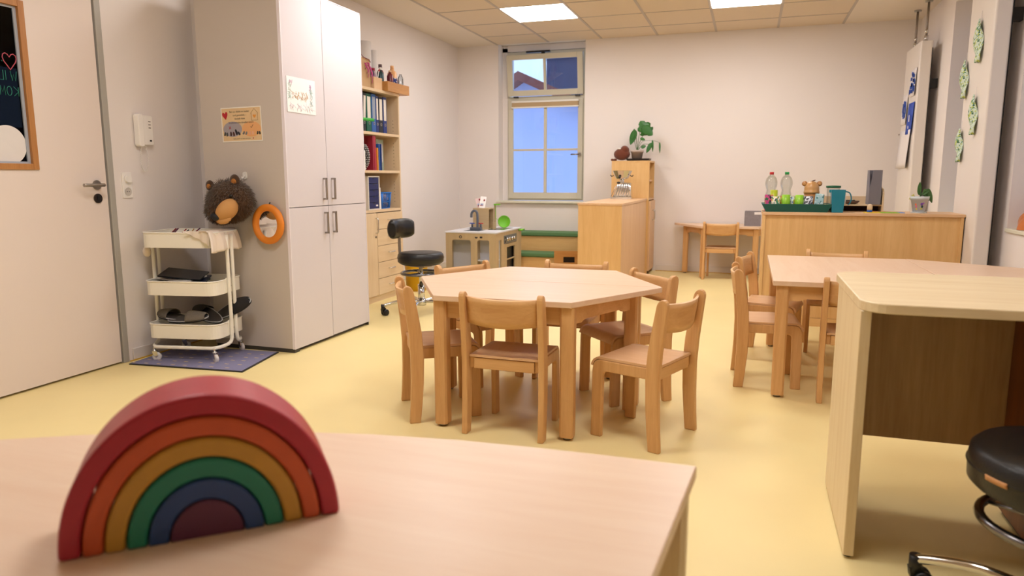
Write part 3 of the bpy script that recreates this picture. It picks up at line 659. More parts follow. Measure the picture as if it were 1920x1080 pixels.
# contents
tl = thing('draped_cloth', 'cream cotton cloth with lace draped over the trolley corner', 'cloth', (-2.95, 3.46, .76), math.radians(10.5))
def drape(u, v):
    # over the right end of the top tray; u along y, v from inside to hanging end
    y = -.19 + .33 * u; s_ = v * .17
    if s_ < .05: x, z = -.05 + s_, .010
    else: x, z = .0 + .012 * math.sin((s_ - .05) * 18) + .006 + .008 * v, .010 - (s_ - .05)
    fold = .010 * math.sin(u * 17 + 1) * v + .004 * math.sin(u * 41) * v
    return (x + fold + .018 + .01 * v, y + .012 * (v - .4) * (u - .5) * 6, z - .006 * math.sin(u * 9) * v)
MB().grid(drape, 40, 14, .0015).build('cotton', mat('cream_cotton', (232, 218, 202), .95, bump=.4, bscale=90), tl)
MB().grid(lambda u, v: (-.12 + .16 * u, -.185 + .02 * math.sin(u * 3) - .006 * v - .006 * math.sin(u * 20), .010 - .09 * v * u), 16, 8, .0015).build('cotton_front_flap', mat('cream_cotton', (232, 218, 202), .95), tl)
cx = random.Random(5)
pn = thing('pencil_bundle', 'handful of pencils and brushes lying in the trolley top tray', 'stationery', (-3.2, 3.42, .676), math.radians(10.5))
for k in range(9):
    c = [(150, 40, 40), (60, 60, 70), (190, 150, 90), (120, 60, 90)][k % 4]; x = -.10 + k * .022 + cx.uniform(-.01, .01)
    MB().tube([(x - .03, -.08 + cx.uniform(0, .1), .0055), (x + cx.uniform(.0, .05), .0 + cx.uniform(0, .05), .085 + cx.uniform(0, .012))], .0035, 6).build('pencil', mat('pencil_%d' % (k % 4), c, .5), pn)
bag = thing('cloth_pouch', 'small cream pouch hanging under the left end of the top tray', 'bag', (-3.345, 3.30, .63), 0)
MB().ell((0, 0, .012), (.026, .022, .032), 14, 8).build('pouch_body', mat('cream_cotton', (232, 218, 202), .95), bag)
mg = thing('magazine_stack', 'loose dark glossy booklets lying in the trolley middle tray', 'booklets', (-3.19, 3.42, .4), math.radians(10.5))
for k, (c, a) in enumerate((((20, 30, 34), .1), ((24, 54, 40), -.15), ((22, 32, 62), .3), ((210, 205, 200), -.3), ((18, 20, 26), .2))):
    T = Matrix.Translation((.0 + .02 * (k % 3) - .03, .01, .024 + .017 * k)) @ Matrix.Rotation(a, 4, 'Z') @ Matrix.Rotation(.16 - .05 * (k % 2), 4, 'X') @ Matrix.Rotation(.06 * (k - 2), 4, 'Y')
    MB().box(-.125, .115, -.085, .085, 0, .009, T=T).build('booklet', mat('booklet_%d' % k, c, .3), mg)
# slippers in the bottom tray and sticking out
def slipper(loc, rz, rx, ry, label, c, mesh=False):
    t = thing('slipper', label, 'slipper', loc, 0, group='felt slippers in the trolley')
    t.rotation_euler = (rx, ry, rz)
    def sole(s):
        P = []
        for i in range(28):
            a = 2 * PI * i / 28; x = .13 * math.cos(a); wdt = .046 + .010 * math.cos(a - .3)
            P.append((x * s, wdt * math.sin(a) * s))
        return P
    MB().prism(sole(1), 0, .012, 'z', smooth=True).build('sole', mat('sole_felt', (52, 50, 50), .9), t)
    MB().tube([(x, y, .012) for x, y in sole(1)], .0032, 6, closed=True).build('rim_piping', mat('slipper_rim', (190, 190, 192), .7), t)
    MB().prism(sole(.94), .012, .016, 'z').build('insole', mat('insole', (70, 66, 66), .95), t)
    def up(u, v):
        x = .015 + .108 * v; a = PI * u; q = math.sqrt(max(0, 1 - (x / .132) ** 2))
        return (x, -math.cos(a) * (.050 * q + .004), .012 + math.sin(a) * .042 * (q ** .5) * (1 - .2 * v))
    MB().grid(up, 14, 10, .003).build('upper', mat('slipper_fabric_%s' % ('mesh' if mesh else 'felt'), c, .95, noise=.25, nscale=120), t)
    return t
slipper((-3.12, 3.345, .235), math.radians(8), 0.25, -.10, 'light grey woven slipper lying at the front of the bottom tray', (112, 104, 94), True)
slipper((-3.24, 3.37, .235), math.radians(175), -.1, -.08, 'grey woven slipper lying at the left of the bottom tray', (98, 92, 86), True)
slipper((-3.08, 3.47, .24), math.radians(165), -.5, -.20, 'black felt slipper lying under the others in the bottom tray', (36, 33, 34))
slipper((-2.945, 3.52, .275), math.radians(20), .75, -.45, 'dark grey slipper sole sticking out over the bottom tray edge', (44, 42, 42))

# mat under the trolley
ma = thing('floor_mat', 'grey-blue floor mat with small tan flecks under the trolley', 'mat', (-3.04, 3.41, 0))
P4 = [(-3.365, 3.125), (-2.625, 3.185), (-2.715, 3.635), (-3.405, 3.58)]
MB().prism(P4, .0005, .006, 'z').build('rubber_backing', M_BLACK, ma, world=True)
c0 = sum(p[0] for p in P4) / 4, sum(p[1] for p in P4) / 4
MB().prism([(c0[0] + (p[0] - c0[0]) * .975, c0[1] + (p[1] - c0[1]) * .965) for p in P4], .006, .008, 'z').build('pile', mat('mat_pile', (128, 126, 158), .98, noise=.15, nscale=200), ma, world=True)
fl = MB()
for i in range(9):
    for j in range(6):
        x = -3.36 + .085 * i + (.03 if j % 2 else 0) + .01 * math.sin(i * 3 + j); y = 3.15 + .08 * j + .01 * i
        if x > -2.70 - .16 * max(0, (y - 3.2)): continue
        if y > 3.56 + .07 * (x + 3.4): continue
        fl.box(x - .013, x + .013, y - .006, y + .006, .008, .0086, T=None)
fk = fl.build('tan_flecks', mat('mat_fleck', (186, 166, 144), .98), ma, world=True); fk['kind'] = 'stuff'

# ================================================================== TALL SHELF UNIT
sx0, sx1, sy0, sy1 = -3.42, -3.03, 4.95, 5.955
sh = thing('shelf_cabinet', 'birch shelf unit with doors and drawers behind the white wardrobe', 'cabinet', ((sx0 + sx1) / 2, (sy0 + sy1) / 2, 0))
BI, BIy = W('birch', 'z'), W('birch', 'y')
MB().box(sx0, sx1, sy1 - .019, sy1, 0, 1.795).build('side_panel', BI, sh, world=True); MB().box(sx0, sx1, sy0, sy0 + .019, 0, 1.795).build('side_panel', BI, sh, world=True)
MB().box(sx0, sx0 + .008, sy0 + .019, sy1 - .019, .06, 1.795).build('back_panel', BI, sh, world=True)
for z in (.783, 1.118, 1.437): MB().box(sx0 + .008, sx1 - .002, sy0 + .019, sy1 - .019, z - .010, z + .012).build('shelf_board', BIy, sh, world=True)
MB().box(sx0, sx1 + .003, sy0, sy1, 1.785, 1.807).build('top_board', BIy, sh, world=True)
MB().box(sx0 + .02, sx1 - .004, sy0 + .019, sy1 - .019, 0, .055).build('plinth', BIy, sh, world=True)
MB().box(sx0 + .01, sx1 - .002, 5.452, 5.466, .055, .773).build('divider', BI, sh, world=True)
dr = MB().box(sx1 - .001, sx1 + .017, sy0 + .004, 5.455, .060, .768).build('door', BI, sh, bevel=.0015, world=True)
MB().tube(smooth_path([(sx1 + .017, 5.432, .725), (sx1 + .04, 5.432, .72), (sx1 + .042, 5.432, .66), (sx1 + .04, 5.432, .605), (sx1 + .017, 5.432, .60)]), .0045, 8).build('handle', M_CHROME, dr, world=True)
MB().cyl((sx1 + .017, 5.430, .565), .009, .003, 'x', 14).build('lock', mat('dark_steel', (84, 78, 74), 0.35, 1.0), dr, world=True)
for k in range(5):
    z0 = .060 + k * .1420; z1 = z0 + .138
    d_ = MB().box(sx1 - .001, sx1 + .017, 5.462, sy1 - .022, z0, z1).build('drawer', BIy, sh, bevel=.0015, world=True)
    MB().tube(smooth_path([(sx1 + .017, 5.645, (z0 + z1) / 2 + .005), (sx1 + .036, 5.65, (z0 + z1) / 2 + .005), (sx1 + .038, 5.69, (z0 + z1) / 2 + .005), (sx1 + .036, 5.74, (z0 + z1) / 2 + .005), (sx1 + .017, 5.745, (z0 + z1) / 2 + .005)]), .0042, 8).build('handle', M_CHROME, d_, world=True)
ho = MB()
for z in [.85 + .03 * i for i in range(7)] + [1.16 + .03 * i for i in range(8)] + [1.48 + .03 * i for i in range(4)]: ho.box(sx1 - .06, sx1 - .054, sy1 - .0196, sy1 - .0185, z, z + .006)
ho.build('peg_holes', mat('hole_brown', (120, 92, 60), .9), sh, world=True)
# binders (row on the upper shelf)
def binder(y, wd_, c, label, h=.318, lc=(232, 224, 214), lean=0.0):
    t = thing('ring_binder', label, 'binder', (-3.22, y, 1.4495), group='ring binders on the upper shelf')
    T = Matrix.Rotation(lean, 4, 'X'); m = mat('binder_%d_%d_%d' % c, c, .5)
    MB().box(-.14, .14, -wd_ / 2, wd_ / 2, 0, h, T=T).build('binder_cover', m, t, bevel=.002)
    MB().box(.14, .1412, -wd_ * .33, wd_ * .33, h * .36, h * .93, T=T).build('spine_label', mat('label_%d' % lc[0], lc, .7), t)
    MB().lathe([(.013, .1405), (.013, .1425), (.008, .1425), (.008, .1405)], (0, 0, h * .24), 16, 'x', cap=False, T=T).build('finger_hole', M_STEEL, t)
binder(5.335, .070, (20, 20, 24), 'black ring binder at the left end of the binder row', lean=-.02)
binder(5.410, .052, (22, 24, 26), 'black ring binder leaning against the green one', lean=-.07)
binder(5.497, .078, (10, 96, 74), 'green ring binder with white spine label', .315)
binder(5.580, .072, (40, 92, 168), 'lighter blue ring binder beside the green one', .322, (150, 160, 176))
binder(5.641, .042, (28, 44, 110), 'slim navy ring binder in the middle of the row', .312)
binder(5.703, .070, (22, 24, 34), 'black ring binder with wide label between blue ones', .312)
binder(5.778, .062, (26, 50, 124), 'blue ring binder at the right end of the binder row', .315)
gt = thing('green_tube', 'bright green rolled tube lying across the black binders', 'tube', (-3.02, 5.36, 1.545)); gt.rotation_euler = (0, 0, 0)
MB().tube([(-.05, -.15, 0), (.0, .10, 0)], .013, 14).build('tube_body', mat('vivid_green', (60, 180, 60), .5), gt)
# middle shelf books
def book(y, th, h, d, c, label, lean=0, m=None, z=1.1305, grp='folders and books on the middle shelf'):
    t = thing('folder', label, 'book', (-3.05 - d / 2, y, z), group=grp)
    T = Matrix.Rotation(lean, 4, 'X')
    MB().box(-d / 2, d / 2, -th / 2, th / 2, 0, h, T=T).build('cover', m or mat('book_%d_%d_%d' % c, c, .5), t, bevel=.001)
    MB().box(-d / 2 + .004, d / 2 - .006, -th / 2 + .002, th / 2 - .002, h, h + .0008, T=T).build('page_block', wp, t)
bz = thing('polka_dot_bag', 'black drawstring bag with white polka dots on the middle shelf', 'bag', (-3.12, 5.42, 1.1305))
MB().ell((0, 0, .115), (.07, .052, .118), 20, 14).build('bag_body', mat('black_cloth', (18, 18, 20), .8), bz)
dots = MB()
for i in range(9):
    for j in range(14):
        a = -1.3 + i * .3 + (.15 if j % 2 else 0); u = -.85 + j * .125; q = math.sqrt(1 - u * u)
        p = Vector((.0712 * q * math.cos(a), .0532 * q * math.sin(a), .115 + .1195 * u))
        dots.ell(p, (.0035, .0035, .0035), 6, 4)
dots.build('white_dots', wp, bz)
book(5.345, .03, .16, .22, (232, 228, 224), 'stack of white paper beside the dotted bag')
book(5.50, .022, .29, .25, (150, 30, 50), 'tall crimson folder behind the dotted bag', 0, z=1.1305)
book(5.535, .030, .29, .24, (168, 34, 52), 'tall crimson folder, second of the red pair', .03)
book(5.575, .016, .19, .2, (226, 150, 44), 'short orange book beside the crimson folder')
book(5.602, .022, .225, .21, (42, 86, 156), 'blue book between orange and grey ones')
book(5.640, .010, .225, .20, (40, 66, 130), 'thin dark blue book beside the grey folder')
gf = thing('grey_folder', 'grey-green folder with a pale cover sheet, standing face out', 'folder', (-3.12, 5.73, 1.1305))
gf.rotation_euler = (0, 0, math.radians(8))
MB().box(-.006, .006, -.085, .085, 0, .27).build('folder_cover', mat('grey_green', (146, 160, 140), .6), gf, bevel=.001)
MB().prism(rpoly(-.055, .06, .07, .235, .02), .006, .008, 'x').build('cover_sheet', mat('pale_mauve', (200, 192, 196), .6), gf)
lnm = MB()
for k in range(8): lnm.box(.008, .0086, -.04, .045 - .01 * (k % 3), .095 + .015 * k, .099 + .015 * k)
lnm.build('printed_lines', mat('print_grey', (150, 140, 146), .7), gf)
# lower shelf: drawer box, basket, papers
bxn = thing('drawer_box', 'small white box with five navy drawers on the lower shelf', 'drawer box', (-3.19, 5.49, .7955))
wv = mat('white_card', (226, 220, 210), .6); nv = mat('navy_card', (26, 34, 92), .55)
MB().box(-.14, .14, -.098, -.088, 0, .285).box(-.14, .14, .088, .098, 0, .285).box(-.14, .14, -.088, .088, .277, .285).box(-.14, .14, -.088, .088, 0, .008).box(-.14, -.13, -.088, .088, .008, .277).build('box_shell', wv, bxn)
for k in range(5):
    z = .010 + k * .0535; d_ = MB().box(-.12, .137, -.086, .086, z, z + .050).build('drawer', nv, bxn, bevel=.001)
    MB().prism([(-.014, 0), (.014, 0), (.009, -.012), (-.009, -.012)], .137, .1378, 'x', T=Matrix.Translation((0, 0, z + .050))).build('finger_notch', M_BLACK, d_)
MB().box(.137, .138, .03, .066, .028, .042).build('drawer_label', wp, bxn)
ps = thing('paper_stack', 'upright white papers between drawer box and blue basket', 'papers', (-3.16, 5.615, .7955))
MB().box(-.1, .1, -.012, .012, 0, .185, T=Matrix.Rotation(.04, 4, 'X')).build('paper_sheets', wp, ps)
bk = thing('wire_basket', 'small blue plastic lattice basket on the lower shelf', 'basket', (-3.16, 5.755, .7955))
blu = mat('basket_blue', (40, 116, 206), .4)
bm_ = MB(); n = 28
for z, s in ((0, .82), (.055, .88), (.135, 1.0)):
    P = [(.09 * s * p[0], .098 * s * p[1]) for p in [(q[0] / .1, q[1] / .1) for q in rpoly(-.1, .1, -.1, .1, .03, 5)]]
    bm_.tube([(x, y, z + .004) for x, y in P], .006 if z != .055 else .003, 6, closed=True)
bm_.prism([(.82 * .09 / .1 * x, .82 * .98 * y) for x, y in rpoly(-.1, .1, -.1, .1, .03, 5)], 0, .006)
Q0 = rpoly(-.1, .1, -.1, .1, .03, 5)
for i in range(0, len(Q0)):
    for f in (0, .5):
        a = Q0[i]; b = Q0[(i + 1) % len(Q0)]; x = a[0] + (b[0] - a[0]) * f; y = a[1] + (b[1] - a[1]) * f
        bm_.tube([(x * .9 * .82, y * .98 * .82, .003), (x * .9, y * .98, .135)], .003, 5)
for s in (-1, 1):
    for j in range(9): bm_.tube([(s * .078, -.075 + .018 * j, .004), (s * .086, -.085 + .021 * j, .135)], .0028, 5)
    for j in range(9): bm_.tube([(-.07 + .017 * j, s * .083, .004), (-.075 + .018 * j, s * .095, .135)], .0028, 5)
bm_.prism([(x * .9 * 1.02, y * .98 * 1.02) for x, y in Q0], .112, .14) if False else None
bm_.build('basket_lattice', blu, bk)
cl_ = MB(); rb = random.Random(2)
for i in range(16): cl_.ell((rb.uniform(-.055, .055), rb.uniform(-.06, .06), rb.uniform(.03, .13)), (.018, .026, .014), 8, 6)
cl_.build('yellow_contents', mat('yellow_cloth', (206, 160, 30), .7), bk)

# things on top of the shelf unit  (z = 1.807)
ZT = 1.807
def shelfthing(name, label, cat, x, y, grp=None): return thing(name, label, cat, (x, y, ZT), group=grp)
for xr, y, r, h, l in ((-3.285, 5.815, .058, .445, 'fat white paper roll standing behind the hanging pink bows'), (-3.25, 5.915, .030, .385, 'slimmer white paper roll standing on the shelf top')):
    t = shelfthing('paper_roll', l, 'paper roll', xr, y, 'white paper rolls on the shelf top')
    MB().lathe([(r, 0), (r, h), (r * .55, h), (r * .55, .02), (r, 0)], n=24, cap=False).build('rolled_paper', mat('roll_paper', (228, 222, 220), .8), t)
cb = shelfthing('cardboard_box', 'tall kraft cardboard box with pink bows, left on the shelf top', 'box', -3.13, 5.42)
MB().box(-.06, .08, -.09, .065, 0, .235).build('carton', mat('kraft', (196, 160, 118), .8, noise=.05, nscale=20), cb, bevel=.002)
rbp = mat('pink_ribbon', (176, 34, 116), .5)
rb_ = MB()
for (y, z, s) in ((-.01, .20, 1), (-.055, .19, .7)):
    for k in range(3):
        rb_.grid(lambda u, v, k=k, y=y, z=z, s=s: (.088 + .018 * math.sin(PI * u) + .004 * k, y + s * (.012 * k + .045 * u * (1 if k else .6)) + .01 * v, z - s * (.02 * k + .12 * u * (.6 + .2 * k)) + s * .022 * v * math.sin(PI * u)), 8, 4, .001)
rb_.build('pink_bows', rbp, cb)
MB().tube(smooth_path([(.09, -.09, .25), (.09, -.05, .232), (.09, .02, .225), (.085, .065, .21)]), .003, 6).build('string', mat('dark_red', (110, 26, 50), .7), cb)
b2 = shelfthing('wooden_box', 'small pale wooden box of scissors and brushes on the shelf top', 'box', -3.10, 5.58, 'wooden boxes on the shelf top')
def openbox(w_, d_, h, m, par, t=.008):
    MB().box(-w_, w_, -d_, -d_ + t, 0, h).build('box_side', m, par, bevel=.001); MB().box(-w_, w_, d_ - t, d_, 0, h).build('box_side', m, par, bevel=.001)
    MB().box(-w_, -w_ + t, -d_ + t, d_ - t, 0, h).build('box_side', m, par, bevel=.001); MB().box(w_ - t, w_, -d_ + t, d_ - t, 0, h).build('box_side', m, par, bevel=.001)
    MB().box(-w_ + t, w_ - t, -d_ + t, d_ - t, 0, t).build('box_floor', m, par)
openbox(.07, .07, .098, W('maplelight', 'y'), b2)
b3 = shelfthing('wooden_box', 'orange-brown wooden box of paint bottles at the shelf top edge', 'box', -3.085, 5.89, 'wooden boxes on the shelf top')
openbox(.09, .205, .082, W('box', 'y'), b3)
def bottle(x, y, z, prof, cols, label, name='paint_bottle', cat='bottle', grp='bottles in the wooden box', n=16, caph=None, band=None):
    t = thing(name, label, cat, (x, y, z), group=grp)
    MB().lathe(prof, n=n).build('bottle_body', cols[0], t)
    zt = prof[-1][1]
    if cols[1]: MB().cyl((0, 0, zt), caph[0], caph[1], n=14).build('cap', cols[1], t)
    if band: MB().lathe([(band[0], band[1]), (band[0] + .0006, band[1] + .001), (band[0] + .0006, band[2] - .001), (band[0], band[2])], n=n, cap=False).build('bottle_label', band[3], t)
    return t
def bprof(r, h, rn=.012, sh=.8): return [(r * .96, 0), (r, .004), (r, h * sh), (r * .7, h * (sh + .1)), (rn, h * (sh + .13)), (rn, h)]
maro = mat('maroon_paint_plastic', (112, 36, 48), .35); peach = mat('peach_plastic', (232, 176, 124), .4); tealp = mat('dark_teal_plastic', (18, 62, 66), .3)
bottle(-3.09, 5.735, ZT + .009, bprof(.030, .175), (tealp, mat('white_plastic', (235, 232, 226), .4)), 'dark green paint bottle with white cap', caph=(.012, .02))
bottle(-3.12, 5.79, ZT + .009, bprof(.030, .20), (maro, mat('mauve_cap', (96, 72, 80), .5)), 'tall maroon paint bottle with grey cap', caph=(.016, .03))
bottle(-3.045, 5.825, ZT + .009, bprof(.028, .165), (maro, mat('peach_cap', (220, 180, 140), .5)), 'shorter maroon paint bottle beside the peach one', caph=(.013, .015))
bottle(-3.065, 5.905, ZT + .009, bprof(.042, .205, .018), (peach, peach), 'peach glue bottle with blue label, largest in the box', caph=(.016, .026), band=(.0425, .02, .125, blotch('glue_label', (36, 54, 130), [(230, 220, 210), (30, 30, 60)], 60)))
bottle(-3.10, 5.985, ZT + .009, bprof(.024, .19), (mat('slate_plastic', (120, 130, 140), .3), mat('red_cap', (140, 60, 60), .5)), 'slim grey bottle with red cap', caph=(.010, .012))
bottle(-3.04, 6.015, ZT + .009, bprof(.024, .17), (glass('clear_plastic', (235, 240, 245), .12), None), 'clear plastic bottle at the right end of the box')
bottle(-3.11, 6.05, ZT + .009, bprof(.022, .16), (mat('dusty_red', (150, 66, 72), .4), None), 'dusty red bottle at the far right of the box')
ss = thing('scissors', 'dark scissors standing in the small wooden box', 'scissors', (-3.08, 5.56, ZT + .009)); 
sp_ = MB()
for c in ((-.018, .135), (.020, .128)): sp_.tube([(0, c[0] + .016 * math.cos(t), c[1] + .020 * math.sin(t)) for t in [i * 2 * PI / 16 for i in range(16)]], .004, 6, closed=True)
sp_.build('grip', mat('navy_grip', (20, 40, 64), .4), ss); MB().box(-.001, .001, -.010, .002, .005, .118).box(-.001, .001, -.002, .010, .005, .112).build('blade', M_STEEL, ss)
br_ = thing('paint_brush', 'white-handled brush in the small wooden box', 'brush', (-3.06, 5.60, ZT + .009))
MB().tube([(0, -.01, 0), (.012, .03, .15)], .004, 8).build('handle', wp, br_); MB().ell((.013, .034, .155), (.006, .006, .012), 8, 6).build('bristles', mat('red_brush', (190, 30, 40), .6), br_)
sq = thing('set_square', 'black set square standing behind the bottles', 'set square', (-3.19, 5.66, ZT))
MB().prism([(-.05, 0), (.03, 0), (.03, .255), (.015, .25)], -.0015, .0015, 'x').build('triangle_plate', M_BLACK, sq)
gj = bottle(-3.13, 5.665, ZT, bprof(.032, .17, .02), (mat('lilac_plastic', (150, 110, 130), .4), mat('crimson_cap', (150, 30, 60), .5)), 'lilac jar with a crimson lid behind the scissors', grp='bottles beside the wooden box', caph=(.022, .022))

# ================================================================== SWIVEL STOOLS
def stool(loc, rz, label, backrest, seat_z, r_seat, seat_th, ring_r, ring_z, base_r, leg_a0, group='black swivel stools'):
    t = thing('swivel_stool', label, 'stool', loc, rz, group=group)
    MB().lathe([(.02, seat_z - seat_th - .012), (r_seat - .03, seat_z - seat_th - .010), (r_seat - .012, seat_z - seat_th)], n=40).build('seat_pan', M_BLACK, t)
    st = MB().lathe([(r_seat - .012, seat_z - seat_th), (r_seat, seat_z - seat_th + .012), (r_seat + .002, seat_z - seat_th * .45), (r_seat - .002, seat_z - .016), (r_seat - .016, seat_z - .003), (r_seat * .6, seat_z), (.01, seat_z + .002)], n=56).build('seat', M_LEATHER, t)
    MB().lathe([(r_seat + .001, seat_z - seat_th * .52), (r_seat + .005, seat_z - seat_th * .50), (r_seat + .001, seat_z - seat_th * .46)], n=56, cap=False).build('piping', M_BLACK, st)
    MB().box(-.07, .07, -.05, .05, seat_z - seat_th - .03, seat_z - seat_th - .012).build('mechanism', M_STEEL, t)
    MB().cyl((0, 0, .10), .027, .14).cyl((0, 0, .24), .016, seat_z - seat_th - .27).build('gas_column', M_CHROME, t)
    if ring_r:
        rg = MB().tube([(ring_r * math.cos(a), ring_r * math.sin(a), ring_z) for a in [i * 2 * PI / 48 for i in range(48)]], .0115, 10, closed=True)
        for q in (0.4, 0.4 + 2 * PI / 3, .4 + 4 * PI / 3): rg.tube([(.02 * math.cos(q), .02 * math.sin(q), ring_z), (ring_r * math.cos(q), ring_r * math.sin(q), ring_z)], .006, 8)
        rg.build('foot_ring', mat('dark_chrome', (120, 118, 122), .22, 1.0), t)
    MB().cyl((0, 0, .075), .035, .05).build('hub', M_CHROME, t)
    for k in range(5):
        a = leg_a0 + k * 2 * PI / 5; c, s = math.cos(a), math.sin(a)
        P = smooth_path([(.02 * c, .02 * s, .105), (base_r * .5 * c, base_r * .5 * s, .112), (base_r * .82 * c, base_r * .82 * s, .095), (base_r * c, base_r * s, .078)], 4)
        lg = MB().tube(P, .013, 10).build('leg', M_CHROME, t)
        T = Matrix.Translation((base_r * c, base_r * s, 0)) @ Matrix.Rotation(a + .6, 4, 'Z')
        cs = MB().cyl((0, 0, .045), .016, .045, n=14, T=T).prism([(-.02, .03), (.012, .03), (.016, .055), (0, .066), (-.02, .058)], -.012, .012, 'y', T=T).build('caster_housing', M_BLACK, lg)
        MB().lathe([(.006, -.024), (.022, -.024), (.0255, -.019), (.0255, -.007), (.018, -.005), (.018, .005), (.0255, .007), (.0255, .019), (.022, .024), (.006, .024)], (0, 0, 0), 20, 'y', T=T @ Matrix.Translation((-.018, 0, .0256))).build('wheel', M_BLACK, lg)
    if backrest:
        bp = smooth_path([(-.05, 0, seat_z - seat_th - .018), (-.13, 0, seat_z - seat_th - .02), (-.185, 0, seat_z - seat_th + .02), (-.205, 0, seat_z - .02), (-.208, 0, seat_z + .08), (-.205, 0, seat_z + .17)], 6)
        MB().tube(bp, .012, 8).build('backrest_arm', M_STEEL, t)
        def bf(u, v):
            a = (u - .5) * 1.5; R_ = .20; b_ = 2 * PI * v; rx, rz_ = .042, .078
            e = 1 - .35 * (2 * u - 1) ** 6
            rr_ = R_ + rx * math.cos(b_) * e
            return (-rr_ * math.cos(a) - .02, rr_ * math.sin(a), seat_z + .175 + rz_ * math.sin(b_) * e)
        mb = MB().grid(bf, 20, 20)
        k = 21
        mb.f.append(tuple(j * k for j in range(20))); mb.sm.append(False); mb.f.append(tuple(j * k + 20 for j in range(20))); mb.sm.append(False)
        mb.build('backrest', M_LEATHER, t)
    return t
stool((-2.415, 5.05, 0), math.radians(-12), 'black swivel stool with curved backrest in front of the drawers', True, .495, .178, .085, .15, .33, .30, math.radians(222))
ns = stool((.72, 1.84, 0), 0, 'black round swivel stool cut off by the right picture edge', False, .460, .200, .10, .168, .282, .30, math.radians(150))
MB().grid(lambda u, v: ((.2035 + .002 * v) * math.cos(math.radians(201 + 16 * u)), (.2035 + .002 * v) * math.sin(math.radians(201 + 16 * u)), .402 + .012 * v), 8, 1, .003).build('tan_pull_tab', mat('tan_leather', (206, 150, 100), .6), ns)

# yellow bucket and blue crate behind the stool
yb = thing('yellow_bucket', 'yellow plastic bin on the floor behind the black stool', 'bin', (-2.99, 6.15, 0))
MB().lathe([(.09, 0), (.105, .20), (.112, .26), (.118, .262), (.118, .27), (.105, .27), (.10, .05), (.01, .04)], n=28).build('bin_body', mat('yellow_plastic', (226, 176, 20), .4), yb)
MB().tube(smooth_path([(0, -.115, .25), (.05, -.10, .30), (.09, 0, .31), (.05, .10, .30), (0, .115, .25)]), .003, 6).build('bin_handle', M_STEEL, yb)
bc = thing('blue_crate', 'dark teal plastic crate on the floor behind the stool column', 'crate', (-2.83, 6.45, 0))
openbox(.14, .13, .16, mat('teal_crate', (38, 70, 86), .5), bc, .01)

# ================================================================== PLAY KITCHEN
kx0, kx1, ky0, ky1, kz = -2.94, -2.395, 6.75, 7.60, .52
pk_ = thing('play_kitchen', 'plywood play kitchen block with grey toy tap and oven', 'play kitchen', ((kx0 + kx1) / 2, (ky0 + ky1) / 2, 0))
PLY = W('birchply', 'z'); WT = mat('kitchen_white', (226, 226, 232), .45)
def panel_holes(rects, u0, u1, v0, v1, mk):
    us_ = sorted({u0, u1} | {r[0] for r in rects} | {r[1] for r in rects}); vs_ = sorted({v0, v1} | {r[2] for r in rects} | {r[3] for r in rects})
    for i in range(len(us_) - 1):
        for j in range(len(vs_) - 1):
            cu, cv = (us_[i] + us_[i + 1]) / 2, (vs_[j] + vs_[j + 1]) / 2
            if any(r[0] < cu < r[1] and r[2] < cv < r[3] for r in rects): continue
            mk(us_[i], us_[i + 1], vs_[j], vs_[j + 1])
fp = MB(); panel_holes([(-2.872, -2.665, .04, .440), (-2.595, -2.465, .04, .440)], kx0, kx1, .0, kz - .012, lambda a, b, c, d: fp.box(a, b, ky0, ky0 + .015, c, d))
# rounded corners of the cut-outs
for (a, b) in ((-2.872, -2.665), (-2.595, -2.465)):
    for (cx_, sg) in ((a, 1), (b, -1)):
        P = [(cx_, .44), (cx_ + sg * .022, .44)] + [(cx_ + sg * (.022 - .022 * math.sin(t)), .418 + .022 * math.cos(t)) for t in (.4, .8, 1.2)] + [(cx_, .418)]
        fp.prism(P, ky0, ky0 + .015, 'y')
fp = fp.build('front_panel', PLY, pk_, world=True)
sp2 = MB(); panel_holes([(6.84, 6.93, .04, .435), (7.04, 7.41, .06, .47)], ky0 + .015, ky1, 0, kz - .012, lambda a, b, c, d: sp2.box(kx1 - .015, kx1, a, b, c, d))
sp2 = sp2.build('side_panel', PLY, pk_, world=True)
MB().box(kx0, kx0 + .015, ky0 + .015, ky1, 0, kz - .012).build('side_panel', PLY, pk_, world=True); MB().box(kx0 + .015, kx1 - .015, ky1 - .015, ky1, 0, kz - .012).build('back_panel', PLY, pk_, world=True)
MB().box(kx0 + .015, kx1 - .015, ky0 + .16, ky0 + .17, .02, kz - .02).build('inner_back', WT, pk_, world=True); MB().box(-2.64, -2.625, ky0 + .015, ky0 + .16, .02, kz - .02).build('divider', PLY, pk_, world=True)
MB().box(-2.625, kx1 - .015, ky0 + .015, ky0 + .16, .225, .235).build('shelf_board', WT, pk_, world=True); MB().box(kx0 + .015, kx1 - .015, ky0 + .015, ky1 - .015, .02, .03).build('base_board', PLY, pk_, world=True)
MB().box(kx0 - .008, kx1 + .008, ky0 - .008, ky1 + .008, kz - .012, kz + .003).build('worktop', WT, pk_, bevel=.002, world=True)
MB().box(-2.79, -2.62, 6.86, 7.06, kz + .003, kz + .0045).build('sink_basin', mat('sink_grey', (74, 80, 92), .4), pk_, world=True)
hb2 = MB().box(-2.60, -2.43, 7.08, 7.42, kz + .003, kz + .0050).build('hob_plate', mat('hob_glass', (72, 70, 60), .15), pk_, world=True)
for y in (7.17, 7.33): MB().lathe([(.05, kz + .005), (.052, kz + .0056), (.046, kz + .0056)], (-2.515, y, 0), 24, cap=False).build('hob_ring', M_STEEL, hb2, world=True)
tg = mat('tap_grey', (92, 100, 116), .35); tx, tyy = -2.70, 6.98
